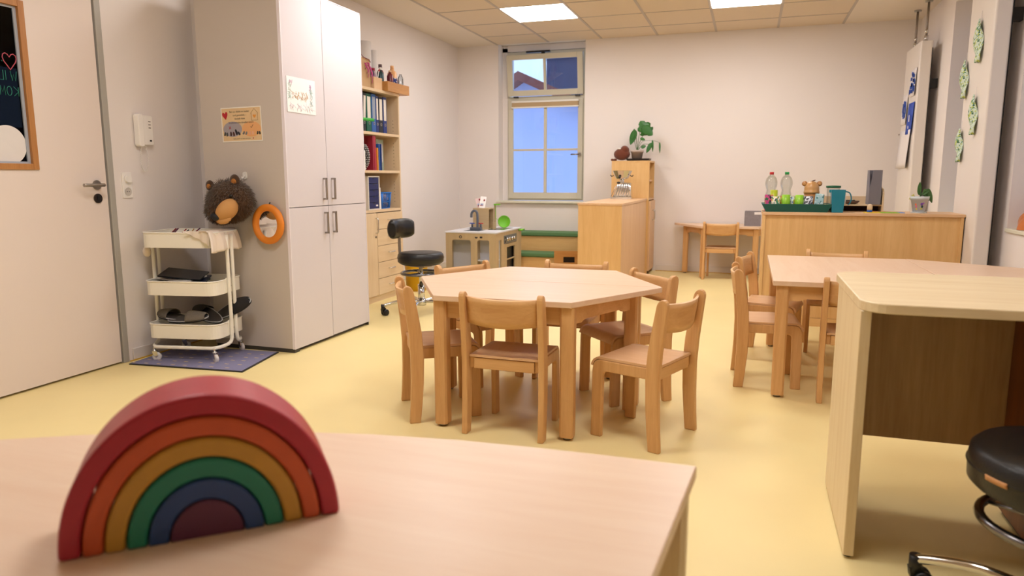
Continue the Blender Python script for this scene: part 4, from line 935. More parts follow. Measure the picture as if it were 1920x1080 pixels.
tp = MB().box(tx - .055, tx + .065, tyy - .025, tyy + .025, kz + .0045, kz + .035).tube(smooth_path([(tx + .022, tyy, kz + .03), (tx + .022, tyy, kz + .15), (tx + .012, tyy, kz + .195), (tx - .018, tyy, kz + .205), (tx - .042, tyy, kz + .18), (tx - .046, tyy, kz + .135)], 6), .013, 12).build('tap', tg, pk_, bevel=.003, world=True)
for dx, c in ((-.038, (40, 86, 190)), (.058, (190, 34, 42))):
    MB().cyl((tx + dx, tyy, kz + .035), .010, .04).build('tap_stem', tg, tp, world=True)
    MB().box(tx + dx - .028, tx + dx + .028, tyy - .005, tyy + .005, kz + .07, kz + .080).box(tx + dx - .005, tx + dx + .005, tyy - .026, tyy + .026, kz + .07, kz + .080).build('tap_cross', mat('tap_%d' % c[0], c, .4), tp, bevel=.002, world=True)
# tower cupboard on the worktop
MB().box(-2.775, -2.60, 7.10, 7.112, kz + .003, .735).box(-2.775, -2.763, 7.112, 7.26, kz + .003, .735).box(-2.775, -2.60, 7.26, 7.272, kz + .003, .735).box(-2.775, -2.60, 7.10, 7.272, .735, .747).box(-2.763, -2.60, 7.112, 7.26, kz + .003, kz + .010).build('tower_cupboard', W('birchply', 'x'), pk_, world=True)
MB().box(-2.572, -2.556, 7.20, 7.216, kz + .003, .790).box(-2.570, -2.558, 7.14, 7.20, kz + .003, .60).build('tap_post', PLY, pk_, world=True)
gp = mat('toy_green', (120, 206, 50), .35)
MB().box(-2.566, -2.50, 7.17, 7.20, .778, .792).tube([(-2.553, 7.19, .778), (-2.553, 7.19, .64), (-2.53, 7.19, .625)], .003, 6).build('toy_phone_hook', gp, pk_, bevel=.003, world=True)
kn = MB()
for y in (7.09, 7.16, 7.24, 7.32): kn.cyl((kx1 + .004, y, .428), .019, .016, 'x', 16)
cpn = MB().box(kx1, kx1 + .004, 7.00, 7.42, .385, .47).build('control_panel', mat('panel_grey', (120, 122, 122), .3), pk_, world=True); kn.build('control_knobs', M_CHROME, cpn, world=True)
MB().box(kx1 + .004, kx1 + .006, 7.02, 7.05, .395, .42).box(kx1 + .004, kx1 + .006, 7.02, 7.05, .435, .46).build('display', M_BLACK, cpn, world=True)
ov = MB(); panel_holes([(7.08, 7.36, .06, .21), (7.08, 7.36, .22, .345)], 7.04, 7.41, .03, .38, lambda a, b, c, d: ov.box(kx1 - .01, kx1 + .006, a, b, c, d)); ov = ov.build('oven_door', PLY, pk_, world=True)
MB().box(kx1 - .03, kx1 - .026, 7.06, 7.38, .05, .36).build('oven_window', mat('oven_dark', (34, 32, 36), .3), ov, world=True)
MB().tube([(kx1 + .002, 7.50, .50), (kx1 + .030, 7.50, .498), (kx1 + .032, 7.60, .498)], .010, 8).build('green_lever', gp, pk_, world=True)
# pictograms
ic = MB(); ic.lathe([(.016, 0), (.016, .001), (.009, .001), (.009, 0)], (0, 0, 0), 18, 'y', cap=False, T=Matrix.Translation((-2.777, ky0 - .0012, .470)) ); ic.prism([(-2.605 + .017 * math.cos(t), .473 + .017 * math.sin(t)) for t in [PI + i * PI / 8 for i in range(9)]], ky0 - .001, ky0, 'y'); ic.prism(rpoly(-2.567, -2.540, .460, .478, .003), ky0 - .001, ky0, 'y')
ic.build('pictograms', mat('icon_ink', (30, 30, 44), .6), fp, world=True)
# cards on the tower and green plate
for k, (dx, rz, rxx, c, l) in enumerate(((0, .15, -.28, ((250, 248, 250)), 'white picture card propped on the kitchen tower, front one'), (-.028, .5, -.15, ((232, 206, 206)), 'pinkish picture card propped behind the white one'))):
    t = thing('picture_card', l, 'card', (-2.70 + dx, 7.17 + .03 * k, .7475), group='picture cards on the play kitchen'); t.rotation_euler = (rxx, .12 - .35 * k, rz)
    MB().box(-.032, .032, -.001, .001, 0, .125 - .02 * k).build('card_sheet', mat('card_%d' % k, c, .5), t)
    MB().box(-.022, .010, -.0016, -.001, .02, .05).build('card_picture', blotch('card_pic', (200, 204, 226), [(150, 40, 60), (90, 150, 200)], 60), t)
    MB().box(.005, .022, -.0016, -.001, .075, .095).build('card_picture', mat('card_red', (150, 30, 50), .6), t)
gpl = thing('toy_plate', 'bright green round toy plate standing behind the tower', 'plate', (-2.515, 7.36, kz + .003)); gpl.rotation_euler = (-.15, 0, .25)
MB().lathe([(.004, 0), (.062, 0), (.068, -.010), (.068, -.013), (.060, -.004), (.004, -.004)], (0, 0, .070), 32, 'y').build('plate_disc', gp, gpl)

# ================================================================== TIERED BENCH under the window
be = thing('tiered_bench', 'two-tier wooden bench with green cushions under the window', 'bench', (-2.1, 8.0, 0))
MAx = W('maple', 'x')
MB().box(-2.60, -1.60, 8.02, 8.29, 0, .39).build('upper_tier', MAx, be, world=True, bevel=.003); MB().box(-2.60, -1.60, 7.74, 8.02, 0, .175).build('lower_tier', MAx, be, world=True, bevel=.003)
MB().box(-1.60, -1.58, 7.74, 8.29, 0, .20).box(-1.60, -1.58, 8.0, 8.29, .2, .41).build('bench_side', MAx, be, world=True)
GC = mat('green_cushion', (92, 128, 84), .95, noise=.12, nscale=60)
MB().box(-2.60, -1.605, 8.00, 8.29, .392, .438).build('cushion', GC, be, world=True, bevel=.012, seg=3); MB().box(-2.60, -1.605, 7.72, 8.0, .177, .222).build('cushion', GC, be, world=True, bevel=.012, seg=3)
cr_ = thing('wooden_crate', 'brown crate with an oval hand hole beside the bench', 'crate', (-1.83, 7.55, 0), math.radians(12))
hole = [(.045 * math.cos(t) * (1 if abs(math.cos(t)) < .7 else 1), .016 * math.sin(t)) for t in [i * 2 * PI / 16 for i in range(16)]]
CR = W('box', 'x')
MB().box(-.16, -.06, -.13, -.12, 0, .29).box(.06, .16, -.13, -.12, 0, .29).box(-.06, .06, -.13, -.12, 0, .165).box(-.06, .06, -.13, -.12, .225, .29).build('crate_side', CR, cr_)
MB().box(-.16, .16, .12, .13, 0, .26).build('crate_side', CR, cr_); MB().box(-.16, -.15, -.12, .12, 0, .26).build('crate_side', CR, cr_); MB().box(.15, .16, -.12, .12, 0, .26).build('crate_side', CR, cr_); MB().box(-.15, .15, -.12, .12, 0, .01).build('crate_floor', CR, cr_)
MB().box(-.15, .15, -.115, -.112, .012, .25).build('hole_shade_sheet', mat('crate_shade', (40, 28, 20), .9), cr_)  # dark sheet imitating the crate's inner shade behind the hand hole

# ================================================================== MIDDLE CABINETS
mc = thing('low_cabinet', 'low maple cabinet standing end-on to the camera under the chrome appliance', 'cabinet', (-1.25, 7.07, 0))
MZ, MY, MLY = W('maple', 'z'), W('maple', 'y'), W('maplelight', 'z')
MB().box(-1.445, -1.055, 6.275, 6.295, 0, .822).build('end_panel', MZ, mc, world=True, bevel=.001)
MB().box(-1.445, -1.055, 7.855, 7.874, 0, .822).build('end_panel', MZ, mc, world=True)
MB().box(-1.075, -1.056, 6.295, 7.855, .0, .822).build('rear_panel', MLY, mc, world=True); MB().box(-1.445, -1.43, 6.295, 7.855, .0, .822).build('front_door', MLY, mc, world=True)
MB().box(-1.452, -1.048, 6.268, 7.874, .822, .842).build('top_board', W('maplelight', 'y'), mc, world=True, bevel=.002)
tc_ = thing('tall_cabinet', 'taller maple cabinet with open shelves above two doors, plant on top', 'cabinet', (-1.23, 8.1, 0))
tx0, tx1, ty0, ty1, tz = -1.445, -1.035, 7.878, 8.315, 1.228
MB().box(tx0, tx1, ty0, ty0 + .018, 0, tz).build('side_panel', MZ, tc_, world=True); MB().box(tx0, tx1, ty1 - .018, ty1, 0, tz).build('side_panel', MZ, tc_, world=True)
MB().box(tx0, tx1 + .002, ty0 - .002, ty1, tz, tz + .018).build('top_board', MY, tc_, world=True)
MB().box(tx0, tx0 + .012, ty0 + .018, ty1 - .018, 0, tz).build('back_panel', MZ, tc_, world=True)
for z in (.822, 1.022): MB().box(tx0 + .012, tx1 - (.0 if z < .9 else .02), ty0 + .018, ty1 - .018, z, z + .018).build('shelf_board', MLY, tc_, world=True)
ymid = (ty0 + ty1) / 2
for a, b, hy in ((ty0 + .012, ymid - .0015, ymid - .03), (ymid + .0015, ty1 - .012, ymid + .03)):
    d_ = MB().box(tx1 + .001, tx1 + .018, a, b, .045, .812).build('door', MLY, tc_, world=True, bevel=.0015)
    MB().tube(smooth_path([(tx1 + .018, hy, .60), (tx1 + .04, hy, .605), (tx1 + .04, hy, .70), (tx1 + .018, hy, .705)]), .0045, 8).build('handle', M_CHROME, d_, world=True)
MB().box(tx0 + .03, tx1 - .02, ty0 + .018, ty1 - .018, 0, .04).build('plinth', mat('dark_plinth', (90, 58, 34), .7), tc_, world=True)
MB().box(tx0 + .012, tx1 - .01, ty0 + .018, ty1 - .018, .045, .8).build('cupboard_interior', MZ, tc_, world=True)

# chrome appliance (ribbed chrome body, steel bowl on top)
ch = thing('kitchen_appliance', 'chrome ribbed appliance carrying a faceted steel bowl on the low cabinet', 'appliance', (-1.27, 7.58, .8425))
M_CH2 = mat('polished_chrome', (232, 232, 232), .14, 1.0)
MB().prism(rpoly(-.115, .105, -.07, .07, .01), 0, .022).build('base_plate', M_CH2, ch, bevel=.003)
bdy = MB().prism([(-.095, .022), (.098, .022), (.092, .168), (.02, .172), (-.03, .15)], -.055, .055, 'y').build('ribbed_body', M_CH2, ch, bevel=.006)
rb3 = MB()
for k in range(7):
    x = -.075 + .026 * k; rb3.tube([(x, -.058, .03), (x + .008, -.060, .07), (x + .030 - .002 * k, -.058, .115), (x + .036 - .004 * k, -.056, .155)] if k < 6 else [(.085, -.058, .03), (.086, -.058, .15)], .0085, 8)
rb3.build('rib', M_CH2, bdy)
MB().cyl((-.008, 0, .165), .022, .045).build('neck', M_CH2, ch)
MB().lathe([(.03, .205), (.062, .212), (.070, .225), (.105, .292), (.108, .293), (.102, .290), (.06, .225), (.01, .22)], (-.008, 0, 0), 10, smooth=False).build('bowl', mat('bowl_steel', (200, 196, 188), .16, 1.0), ch)
for s in (-1, 1): MB().tube(smooth_path([(-.008 + s * .085, -.02, .245), (-.008 + s * .108, -.02, .236), (-.008 + s * .118, -.02, .250)]), .0045, 8).build('hook', M_BLACK, ch)
MB().ell((-.02, -.085, .225), (.014, .014, .014), 12, 8).ell((-.035, -.05, .168), (.02, .012, .012), 12, 8).build('black_knob', M_BLACK, ch)
MB().tube([(-.055, -.066, .14), (-.11, -.07, .025)], .004, 8).build('side_lever', M_STEEL, ch)

# plant on black tray, brown plush
ty_ = thing('plant_tray', 'flat black tray under the plant pot on the tall cabinet', 'tray', (-1.185, 8.10, 1.2465))

TRAY_LATER = ty_
mo = thing('potted_monstera', 'split-leaf plant in a taupe pot on the tall cabinet', 'plant', (-1.205, 8.10, 1.253))
pt_ = MB().lathe([(.052, 0), (.066, .085), (.072, .085), (.074, .112), (.066, .112), (.062, .09), (.01, .088)], n=28).build('pot', mat('taupe_pot', (184, 166, 154), .6), mo)
MB().cyl((0, 0, .088), .062, .008).build('soil', mat('soil', (50, 36, 26), .95, noise=.3, nscale=60), mo)
M_LEAF = mat('leaf_green', (44, 104, 36), .4, noise=.2, nscale=12); M_STEM = mat('stem_green', (70, 104, 56), .6)
def leaf(parent, base, tip, wd_, nrm, notches=0, droop=.2, name='leaf', m=None):
    base, tip = Vector(base), Vector(tip); d = tip - base; L = d.length; t = d.normalized(); n_ = Vector(nrm).normalized(); sd = t.cross(n_).normalized(); n_ = sd.cross(t)
    def wfun(v):
        q = math.sin(PI * min(1, v ** .75)) ** .75
        if notches: q *= 1 - .42 * max(0, math.sin(v * PI * 2 * notches)) ** 3
        return max(.02, q)
    def fn(u, v):
        s = (2 * u - 1); x = s * wd_ * wfun(v)
        return base + t * (L * v - .10 * L * abs(s) * (v < .5)) + sd * x + n_ * (-.16 * abs(x) - droop * L * v * v * .5)
    MB().grid(fn, 6, 18, .0012).build(name, m or M_LEAF, parent)
def stem(parent, pts, r=.003, m=None): MB().tube(smooth_path(pts, 5), r, 6).build('stem', m or M_STEM, parent)
zp = .10
stem(mo, [(0, 0, zp), (.02, 0, .18), (.06, 0, .27), (.085, 0, .30)]); leaf(mo, (.12, -.02, .29), (.03, -.02, .43), .085, (0.2, -1, .2), 3, .1)
leaf(mo, (.06, -.03, .36), (.17, -.04, .27), .055, (.1, -1, .1), 2, .1)
stem(mo, [(0, 0, zp), (-.03, 0, .2), (-.045, 0, .30)]); leaf(mo, (-.03, -.01, .32), (-.075, -.02, .17), .038, (-.1, -1, .1), 0, .05)
leaf(mo, (-.055, -.02, .24), (-.035, -.02, .345), .022, (-.1, -1, .1), 0, .05)
stem(mo, [(0, 0, zp), (.01, 0, .22), (.03, .01, .36), (.03, .01, .40)]); stem(mo, [(0, 0, zp), (-.01, .01, .2), (-.02, .01, .32)])
stem(mo, [(0, 0, zp), (.06, 0, .17), (.12, 0, .175), (.155, 0, .17)]); leaf(mo, (.15, -.01, .18), (.105, -.02, .08), .024, (0, -1, .2), 0, .05)
stem(mo, [(0, 0, zp), (.05, 0, .2), (.14, 0, .215), (.22, 0, .20), (.24, 0, .18)], .0018); leaf(mo, (.245, 0, .185), (.25, -.01, .075), .010, (0, -1, 0), 0, .05)
leaf(mo, (.165, 0, .21), (.172, -.01, .09), .012, (0, -1, 0), 0, .05); leaf(mo, (.05, -.02, .14), (.10, -.03, .16), .020, (0, -1, .5), 0, .1); leaf(mo, (.04, -.03, .24), (.09, -.03, .22), .018, (0, -1, .5), 0, .1)
pl_ = thing('plush_animal', 'small brown plush animal resting beside the plant pot', 'toy', (-1.385, 8.08, 1.2465))
pm = mat('chestnut_plush', (104, 48, 24), .95, noise=.2, nscale=40, sheen=.5)
Tp = Matrix.Rotation(math.radians(-35), 4, 'Y')
MB().ell((.015, 0, .075), (.092, .06, .066), 24, 14, T=Matrix.Translation((0, 0, 0))).ell((.045, 0, .115), (.052, .05, .055), 20, 12).build('plush_body', pm, pl_)
for x, y in ((-.085, -.02), (-.05, -.05)): MB().ell((x, y, .014), (.022, .018, .014), 12, 8).build('paw', pm, pl_)
MB().ell((-.012, -.035, .135), (.022, .012, .008), 12, 8, T=None).build('white_patch', mat('plush_white', (236, 228, 220), .9), pl_)

# ================================================================== SMALL TABLES / HEX TABLE
def hull_table(name, label, poly, z, legs, top_m, leg_m, loc, group=None, th=.024, aprons=True, lw=.029, foot=True, ap_h=.075, inset=.05):
    t = thing(name, label, 'table', (loc[0], loc[1], 0), group=group)
    tp_ = MB().prism(poly, z - th, z, 'z').build('tabletop', top_m, t, world=True, bevel=.0025)
    for (x, y) in legs:
        lg = MB().prism([(x - lw, y - lw + .008), (x - lw + .008, y - lw), (x + lw - .008, y - lw), (x + lw, y - lw + .008), (x + lw, y + lw - .008), (x + lw - .008, y + lw), (x - lw + .008, y + lw), (x - lw, y + lw - .008)], .012, z - th, 'z').build('leg', leg_m, t, world=True, bevel=.0015)
        if foot: MB().cyl((x, y, 0), .017, .012, n=18).build('foot_glide', M_STEEL, lg, world=True)
    if aprons:
        n = len(legs)
        for i in range(n):
            a, b = Vector((*legs[i], 0)), Vector((*legs[(i + 1) % n], 0)); d = (b - a).normalized(); L = (b - a).length
            T = basis((a.x, a.y, z - th), d, (0, 0, 1))
            P = [(lw * .8, 0), (L - lw * .8, 0), (L - lw * .8, -ap_h), (L - lw - .05, -ap_h), (L - lw - .065, -ap_h + .008), (L - lw - .085, -ap_h + .012), (lw + .085, -ap_h + .012), (lw + .065, -ap_h + .008), (lw + .05, -ap_h), (lw * .8, -ap_h)]
            MB().prism(P, -.009, .009, 'z', T=T).build('apron', W('beech', 'x') if abs(d.x) > .5 else W('beech', 'y'), t, world=True)
    return t
cx0, cy0, a6 = -.9465, 3.228, .595
BT = W('beechtop', 'x'); BL = W('beech', 'z')
h3 = a6 * math.sqrt(3) / 2
Lf = lambda s: [(cx0 - a6 + .13, cy0 + s * .040), (cx0 - a6 / 2 + .02, cy0 + s * (h3 - .042)), (cx0 + a6 / 2 - .02, cy0 + s * (h3 - .042)), (cx0 + a6 - .13, cy0 + s * .040)]
hull_table('trapezoid_table', 'front half of the six-sided beech table, nearer the camera', [(cx0 - a6, cy0 - .003), (cx0 - a6 / 2, cy0 - h3), (cx0 + a6 / 2, cy0 - h3), (cx0 + a6, cy0 - .003)], .58, Lf(-1), BT, BL, (cx0, cy0 - .25), 'halves of the hexagonal table')
hull_table('trapezoid_table', 'rear half of the six-sided beech table, towards the window', [(cx0 - a6, cy0 + .003), (cx0 + a6, cy0 + .003), (cx0 + a6 / 2, cy0 + h3), (cx0 - a6 / 2, cy0 + h3)], .58, Lf(1), BT, BL, (cx0, cy0 + .25), 'halves of the hexagonal table')
hull_table('group_table', 'rectangular beech table in front of the teal tray sideboard', [(.128, 3.60), (.912, 3.60), (.912, 4.805), (.128, 4.805)], .58, [(.175, 3.645), (.865, 3.645), (.865, 4.76), (.175, 4.76)], W('beechtop', 'y'), BL, (.52, 4.2))
hull_table('trapezoid_table', 'beech table half joined to the rectangular table on its right', [(.916, 3.62), (1.43, 3.92), (1.43, 4.52), (.916, 4.82)], .58, [(.965, 3.74), (1.385, 3.98), (1.385, 4.46), (.965, 4.70)], BT, BL, (1.17, 4.2))
hull_table('trapezoid_table', 'small beech table against the back wall beside the sideboard', [(-.79, 8.285), (-.47, 7.775), (.11, 7.775), (.42, 8.285)], .56, [(-.655, 8.235), (-.44, 7.835), (.085, 7.835), (.29, 8.235)], BT, BL, (-.18, 8.05))
# foreground table, rounded far edge
P = [(-.064, 1.207), (-.22, 1.207), (-.36, 1.203), (-.50, 1.195), (-.67, 1.172), (-.84, 1.132), (-1.02, 1.072), (-1.20, .995), (-1.36, .91), (-1.50, .80), (-1.60, .66), (-1.64, .5), (-1.60, .2), (-.140, .2)]
fgt = hull_table('foreground_table', 'pale beech table under the wooden rainbow, cut by the picture bottom', P, .58, [(-.105, 1.155), (-.165, .26), (-1.50, .30), (-1.36, .80)], W('fgtop', 'x'), W('desk', 'z'), (-.8, .7), lw=.032, ap_h=.09)

# ---- wooden rainbow: six separate nesting arches
A0 = Vector((-.822, .627, .58)); B0 = Vector((-.552, .862, .58)); ax = (B0 - A0).normalized(); mid = (A0 + B0) / 2; nrm = Vector((-ax.y, ax.x, 0))
base_d = (B0 - A0).length
RB = [((172, 36, 52), 'red', 1.0), ((198, 84, 38), 'orange', .845), ((190, 142, 48), 'yellow', .70), ((24, 122, 98), 'green', .555), ((34, 68, 124), 'blue', .41), ((88, 36, 66), 'purple', .262)]
R0 = base_d / 2; rz_ = math.atan2(ax.y, ax.x)
for k, (c, nm, f) in enumerate(RB):
    ro = R0 * f; ri = R0 * (RB[k + 1][2] + .010) if k < 5 else 0
    hz = 1.13
    t = thing('wooden_arch' if k < 5 else 'wooden_half_disc', ('%s arch of the wooden rainbow, %s' % (nm, ['outermost and largest', 'second from outside', 'third from outside', 'fourth from outside', 'smallest arch, around the purple block'][k])) if k < 5 else 'purple half-round block at the centre of the wooden rainbow', 'toy', (mid.x, mid.y, .5802), rz_, 'pieces of the wooden rainbow')
    n = 64; dp = .108
    jx = 0.0
    out = [(ro * math.cos(PI * i / n) + jx, ro * hz * math.sin(PI * i / n)) for i in range(n + 1)]
    if ri: P = out + [(ri * math.cos(PI * i / n) + jx, ri * hz * math.sin(PI * i / n)) for i in range(n, -1, -1)]
    else: P = out
    mm = mat('stain_' + nm, c, .42, noise=.12, nscale=30, bump=.1, bscale=120, spec=.5)
    MB().prism(P, 0, dp, 'y', smooth=False).build('arch_body', mm, t, bevel=.005, seg=3)
    t.location.z = .5802

# ================================================================== CHAIRS
def make_chair():
    t = thing('child_chair', 'x', 'chair')
    # side posts (back legs) with a gentle S-curve
    cl = [(0, 0.000), (.08, .007), (.18, .013), (.30, .015), (.40, .008), (.50, -.006), (.58, -.018)]
    wdh = [.024, .0255, .0275, .029, .0285, .026, .0235]
    L = [(y - w_, z) for (z, y), w_ in zip(cl, wdh)]; R_ = [(y + w_, z) for (z, y), w_ in zip(cl, wdh)]
    top = [(-.018 + .0235 * math.cos(a) - .004 * math.sin(a), .58 + .030 * math.sin(a)) for a in [i * PI / 8 for i in range(1, 8)]]
    poly = R_ + top + list(reversed(L))
    for s in (-1, 1):
        MB().prism(poly, s * .180, s * .155, 'x').build('rear_leg', W('beech', 'z'), t, bevel=.004, seg=2)
    # front leg with side rail: bent L
    rl = [(.012, .283), (.012, .330), (.262, .330)] + [(.262 + .036 * math.sin(a), .294 + .036 * math.cos(a)) for a in (.35, .7, 1.05, 1.4)] + [(.300, .28), (.304, 0), (.256, 0), (.252, .262), (.247, .276), (.236, .283)]
    for s in (-1, 1):
        MB().prism(rl, s * .1545, s * .132, 'x').build('front_leg', W('beech', 'z'), t, bevel=.004, seg=2)
    MB().box(-.132, .132, .006, .026, .282, .328).build('seat_rail', W('beech', 'x'), t, bevel=.002)
    MB().box(-.132, .132, .245, .262, .286, .322).build('seat_rail', W('beech', 'x'), t, bevel=.002)
    def seat(u, v):
        x = -.151 + .302 * u
        if v < .7:
            q = v / .7; y = .004 + .262 * q; z = .3405 - .007 * max(0, math.sin(PI * u)) ** .6 * max(0, math.sin(PI * q)) ** .5
        else:
            a = (v - .7) / .3 * 1.45; y = .266 + .043 * math.sin(a); z = .3405 - .043 + .043 * math.cos(a)
        return (x, y, z)
    MB().grid(seat, 14, 24, .009).build('seat', W('beechlight', 'y'), t)
    def back(u, v):
        x = -.158 + .316 * u; z = .478 + .112 * v
        q = 1 - (2 * u - 1) ** 2
        zz = z - (.012 * q if v < .5 else .006 * q) * (abs(2 * v - 1))
        return (x, -.002 - .034 * q - (z - .48) * .16, zz)
    MB().grid(back, 18, 5, .010).build('backrest', W('beech', 'x'), t)
    return t
def chair(mx, my, fx, fy, label, first=[None]):
    if first[0] is None: o = first[0] = make_chair()
    else: o = copy_tree(first[0])
    o.location = (mx, my, 0); o.rotation_euler = (0, 0, math.atan2(-fx, fy)); o['label'] = label; o['group'] = 'small beech chairs'
    return o
chair(-.927, 2.695, .03, 1, 'beech chair with its back to the camera at the hexagonal table')
chair(-.250, 2.875, -.94, .345, 'beech chair pulled out at the right front corner of the hexagonal table')
chair(-1.445, 2.880, .84, .55, 'beech chair at the left front corner of the hexagonal table')
chair(-1.455, 3.595, .877, -.48, 'beech chair at the left rear side of the hexagonal table')
chair(-.900, 3.86, -.03, -1, 'beech chair behind the hexagonal table, facing the camera')
chair(-.448, 3.53, -.74, -.67, 'beech chair at the right rear side of the hexagonal table')
chair(-.022, 3.925, .995, .06, 'nearer of two beech chairs at the left side of the rectangular table')
chair(.012, 4.530, .98, -.19, 'farther of two beech chairs at the left side of the rectangular table')
chair(.545, 4.93, -.10, -1, 'beech chair between the rectangular table and the sideboard')
chair(.530, 3.60, 0.02, 1, 'beech chair half hidden by the pale desk at the rectangular table')
chair(-.262, 7.745, 0.03, 1, 'beech chair at the small table against the back wall')

# ================================================================== SIDEBOARD with tray
sb = thing('sideboard', 'long low maple sideboard seen from its back, carrying the teal tray', 'sideboard', (.74, 5.70, 0))
bx0, bx1, by0, by1 = .100, 1.372, 5.492, 5.895
MB().box(bx0, bx0 + .019, by0, by1, 0, .800).build('side_panel', MZ, sb, world=True, bevel=.001); MB().box(bx1 - .019, bx1, by0, by1, 0, .800).build('side_panel', MZ, sb, world=True, bevel=.001)
MB().box(bx0 + .019, bx1 - .019, by0 + .012, by0 + .020, .062, .800).build('back_panel', MZ, sb, world=True); MB().box(bx0 + .019, bx1 - .019, by0 + .006, by0 + .022, 0, .060).build('plinth', W('maple', 'x'), sb, world=True)
MB().box(bx0 - .006, bx1 + .006, by0 - .006, by1, .800, .820).build('top_board', W('maplelight', 'x'), sb, world=True, bevel=.002)
MB().box(bx0 + .019, bx1 - .019, by1 - .02, by1 - .004, .02, .798).build('front_doors', MZ, sb, world=True)
ZS = .8202
ty2 = thing('serving_tray', 'deep teal serving tray of cups and bottles on the sideboard', 'tray', (.325, 5.66, ZS))
TM = mat('teal_tray', (14, 96, 88), .4)
def hopper(w0, d0, w1, d1, h, t=.004):
    b = MB(); V = []
    for (w_, d_, z) in ((w0, d0, 0), (w1, d1, h), (w1 - t, d1 - t, h), (w0 - t, d0 - t, t)): V += [(-w_, -d_, z), (w_, -d_, z), (w_, d_, z), (-w_, d_, z)]
    F = [(3, 2, 1, 0), (12, 13, 14, 15)]
    for L in range(3):
        for i in range(4): j = (i + 1) % 4; F.append((4 * L + i, 4 * L + j, 4 * L + 4 + j, 4 * L + 4 + i))
    return b.add(V, F)
hopper(.205, .115, .238, .14, .058).build('tray_shell', TM, ty2, bevel=.002)
ZQ = ZS + .0045
CLR = glass('pet_plastic', (240, 242, 240), .07, .12, .35)
def petbottle(x, y, capc, label, lab):
    t = thing('water_bottle', label, 'bottle', (x, y, ZQ), group='clear water bottles on the tray')
    MB().lathe([(.030, 0), (.036, .006), (.038, .03), (.038, .10), (.036, .122), (.032, .138), (.031, .150), (.0365, .166), (.0415, .184), (.0425, .20), (.0405, .218), (.034, .237), (.022, .252), (.0135, .258), (.0135, .268)], n=28, cap=False).build('bottle_body', CLR, t)
    MB().cyl((0, 0, .262), .0152, .020, n=20).build('cap', capc, t)
    MB().lathe([(.0386, .030), (.0388, .031), (.0388, .099), (.0386, .1)], n=28, cap=False).build('bottle_label', lab, t)
petbottle(.152, 5.715, mat('cap_red', (190, 24, 30), .4), 'clear water bottle with a red cap on the tray', blotch('label_a', (232, 232, 236), [(70, 80, 110)], 40, thr=.6))
petbottle(.258, 5.715, mat('cap_green', (30, 150, 74), .4), 'clear water bottle with a green cap on the tray', blotch('label_b', (226, 228, 232), [(120, 130, 170)], 34, thr=.62))
def cup(x, y, r0, r1, h, m, label, z=ZQ, inv=False):
    t = thing('cup', label, 'cup', (x, y, z), group='cups on the teal tray')
    pr = [(r0, 0), (r1, h), (r1 - .002, h), (r0 - .002, .003), (.002, .003)]
    if inv: pr = [(r1, 0), (r0, h), (.002, h)]
    MB().lathe(pr, n=26).build('cup_wall', m, t); return t
CG = mat('lime_plastic', (150, 206, 50), .35); CY = mat('yellow_green_plastic', (186, 196, 44), .35)
cup(.255, 5.592, .028, .030, .060 + .058, CG, 'lime green upside-down cup, left of the two green ones', inv=True)
cup(.345, 5.592, .028, .031, .060 + .056, CG, 'lime green upside-down cup, right of the two green ones', inv=True)
cup(.172, 5.655, .026, .029, .150, CY, 'yellow-green cup standing on others behind the patterned cups', inv=True)
cup(.185, 5.590, .028, .031, .105, blotch('cup_pattern_a', (236, 230, 214), [(30, 30, 34), (214, 190, 60), (40, 130, 90)], 46, .5, .55), 'white cup with colourful printed figures at the tray front')
cup(.232, 5.64, .026, .028, .108, blotch('cup_pattern_b', (196, 200, 50), [(24, 30, 36), (180, 70, 40)], 46, .5, .53), 'yellow patterned cup squeezed behind the printed one')
cup(.300, 5.64, .026, .028, .108, blotch('cup_pattern_c', (220, 226, 236), [(36, 76, 180), (180, 170, 60)], 40, .5, .54), 'white and blue patterned cup between the lime cups')
cup(.405, 5.592, .030, .032, .108, blotch('cup_pattern_d', (232, 232, 238), [(60, 60, 70), (90, 90, 100)], 60, .5, .54), 'white beaker with dark speckled print at the tray front')
pkb = thing('small_carton', 'pink printed carton standing left on the teal tray', 'carton', (.136, 5.60, ZQ), .2)
MB().box(-.026, .028, -.015, .015, 0, .118).build('carton_body', blotch('pink_print', (214, 76, 150), [(40, 30, 70), (230, 160, 70), (50, 120, 80)], 44, .5, .56), pkb, bevel=.002)
cyb = thing('tissue_pack', 'pale cyan printed pack leaning at the right of the tray', 'pack', (.472, 5.60, ZQ), -.1)
MB().box(-.030, .030, -.015, .015, .0, .122, T=Matrix.Rotation(.08, 4, 'Y') @ Matrix.Translation((0, 0, .003))).build('pack_body', blotch('cyan_print', (176, 214, 222), [(60, 130, 140), (220, 236, 240)], 50, .5, .56), cyb, bevel=.006)
jb = thing('bear_jar', 'brown jar with a bear-eared domed lid behind the cups', 'jar', (.432, 5.70, ZQ))
BJ = mat('caramel_plastic', (176, 120, 66), .4)
MB().lathe([(.044, 0), (.050, .01), (.050, .128)], n=32).build('jar_body', BJ, jb)
ld = MB().lathe([(.054, .125), (.055, .140), (.052, .142), (.052, .158), (.049, .175), (.042, .192), (.030, .205), (.016, .212), (.002, .214)], n=32).build('domed_lid', mat('tan_plastic', (200, 150, 92), .35), jb)
for s in (-1, 1):
    e = MB().ell((s * .050, -.0, .196), (.019, .010, .019), 16, 10).build('ear', BJ, jb); MB().ell((s * .050, -.009, .195), (.011, .004, .011), 12, 8).build('inner_ear', mat('tan_plastic', (200, 150, 92), .35), e)
MB().grid(lambda u, v: (-.016 + .036 * u, -.010 + .02 * v, .210 + .013 * u + .003 * math.sin(PI * v)), 8, 3, .005).build('hair_tuft', mat('dark_brown', (84, 46, 24), .5), jb)
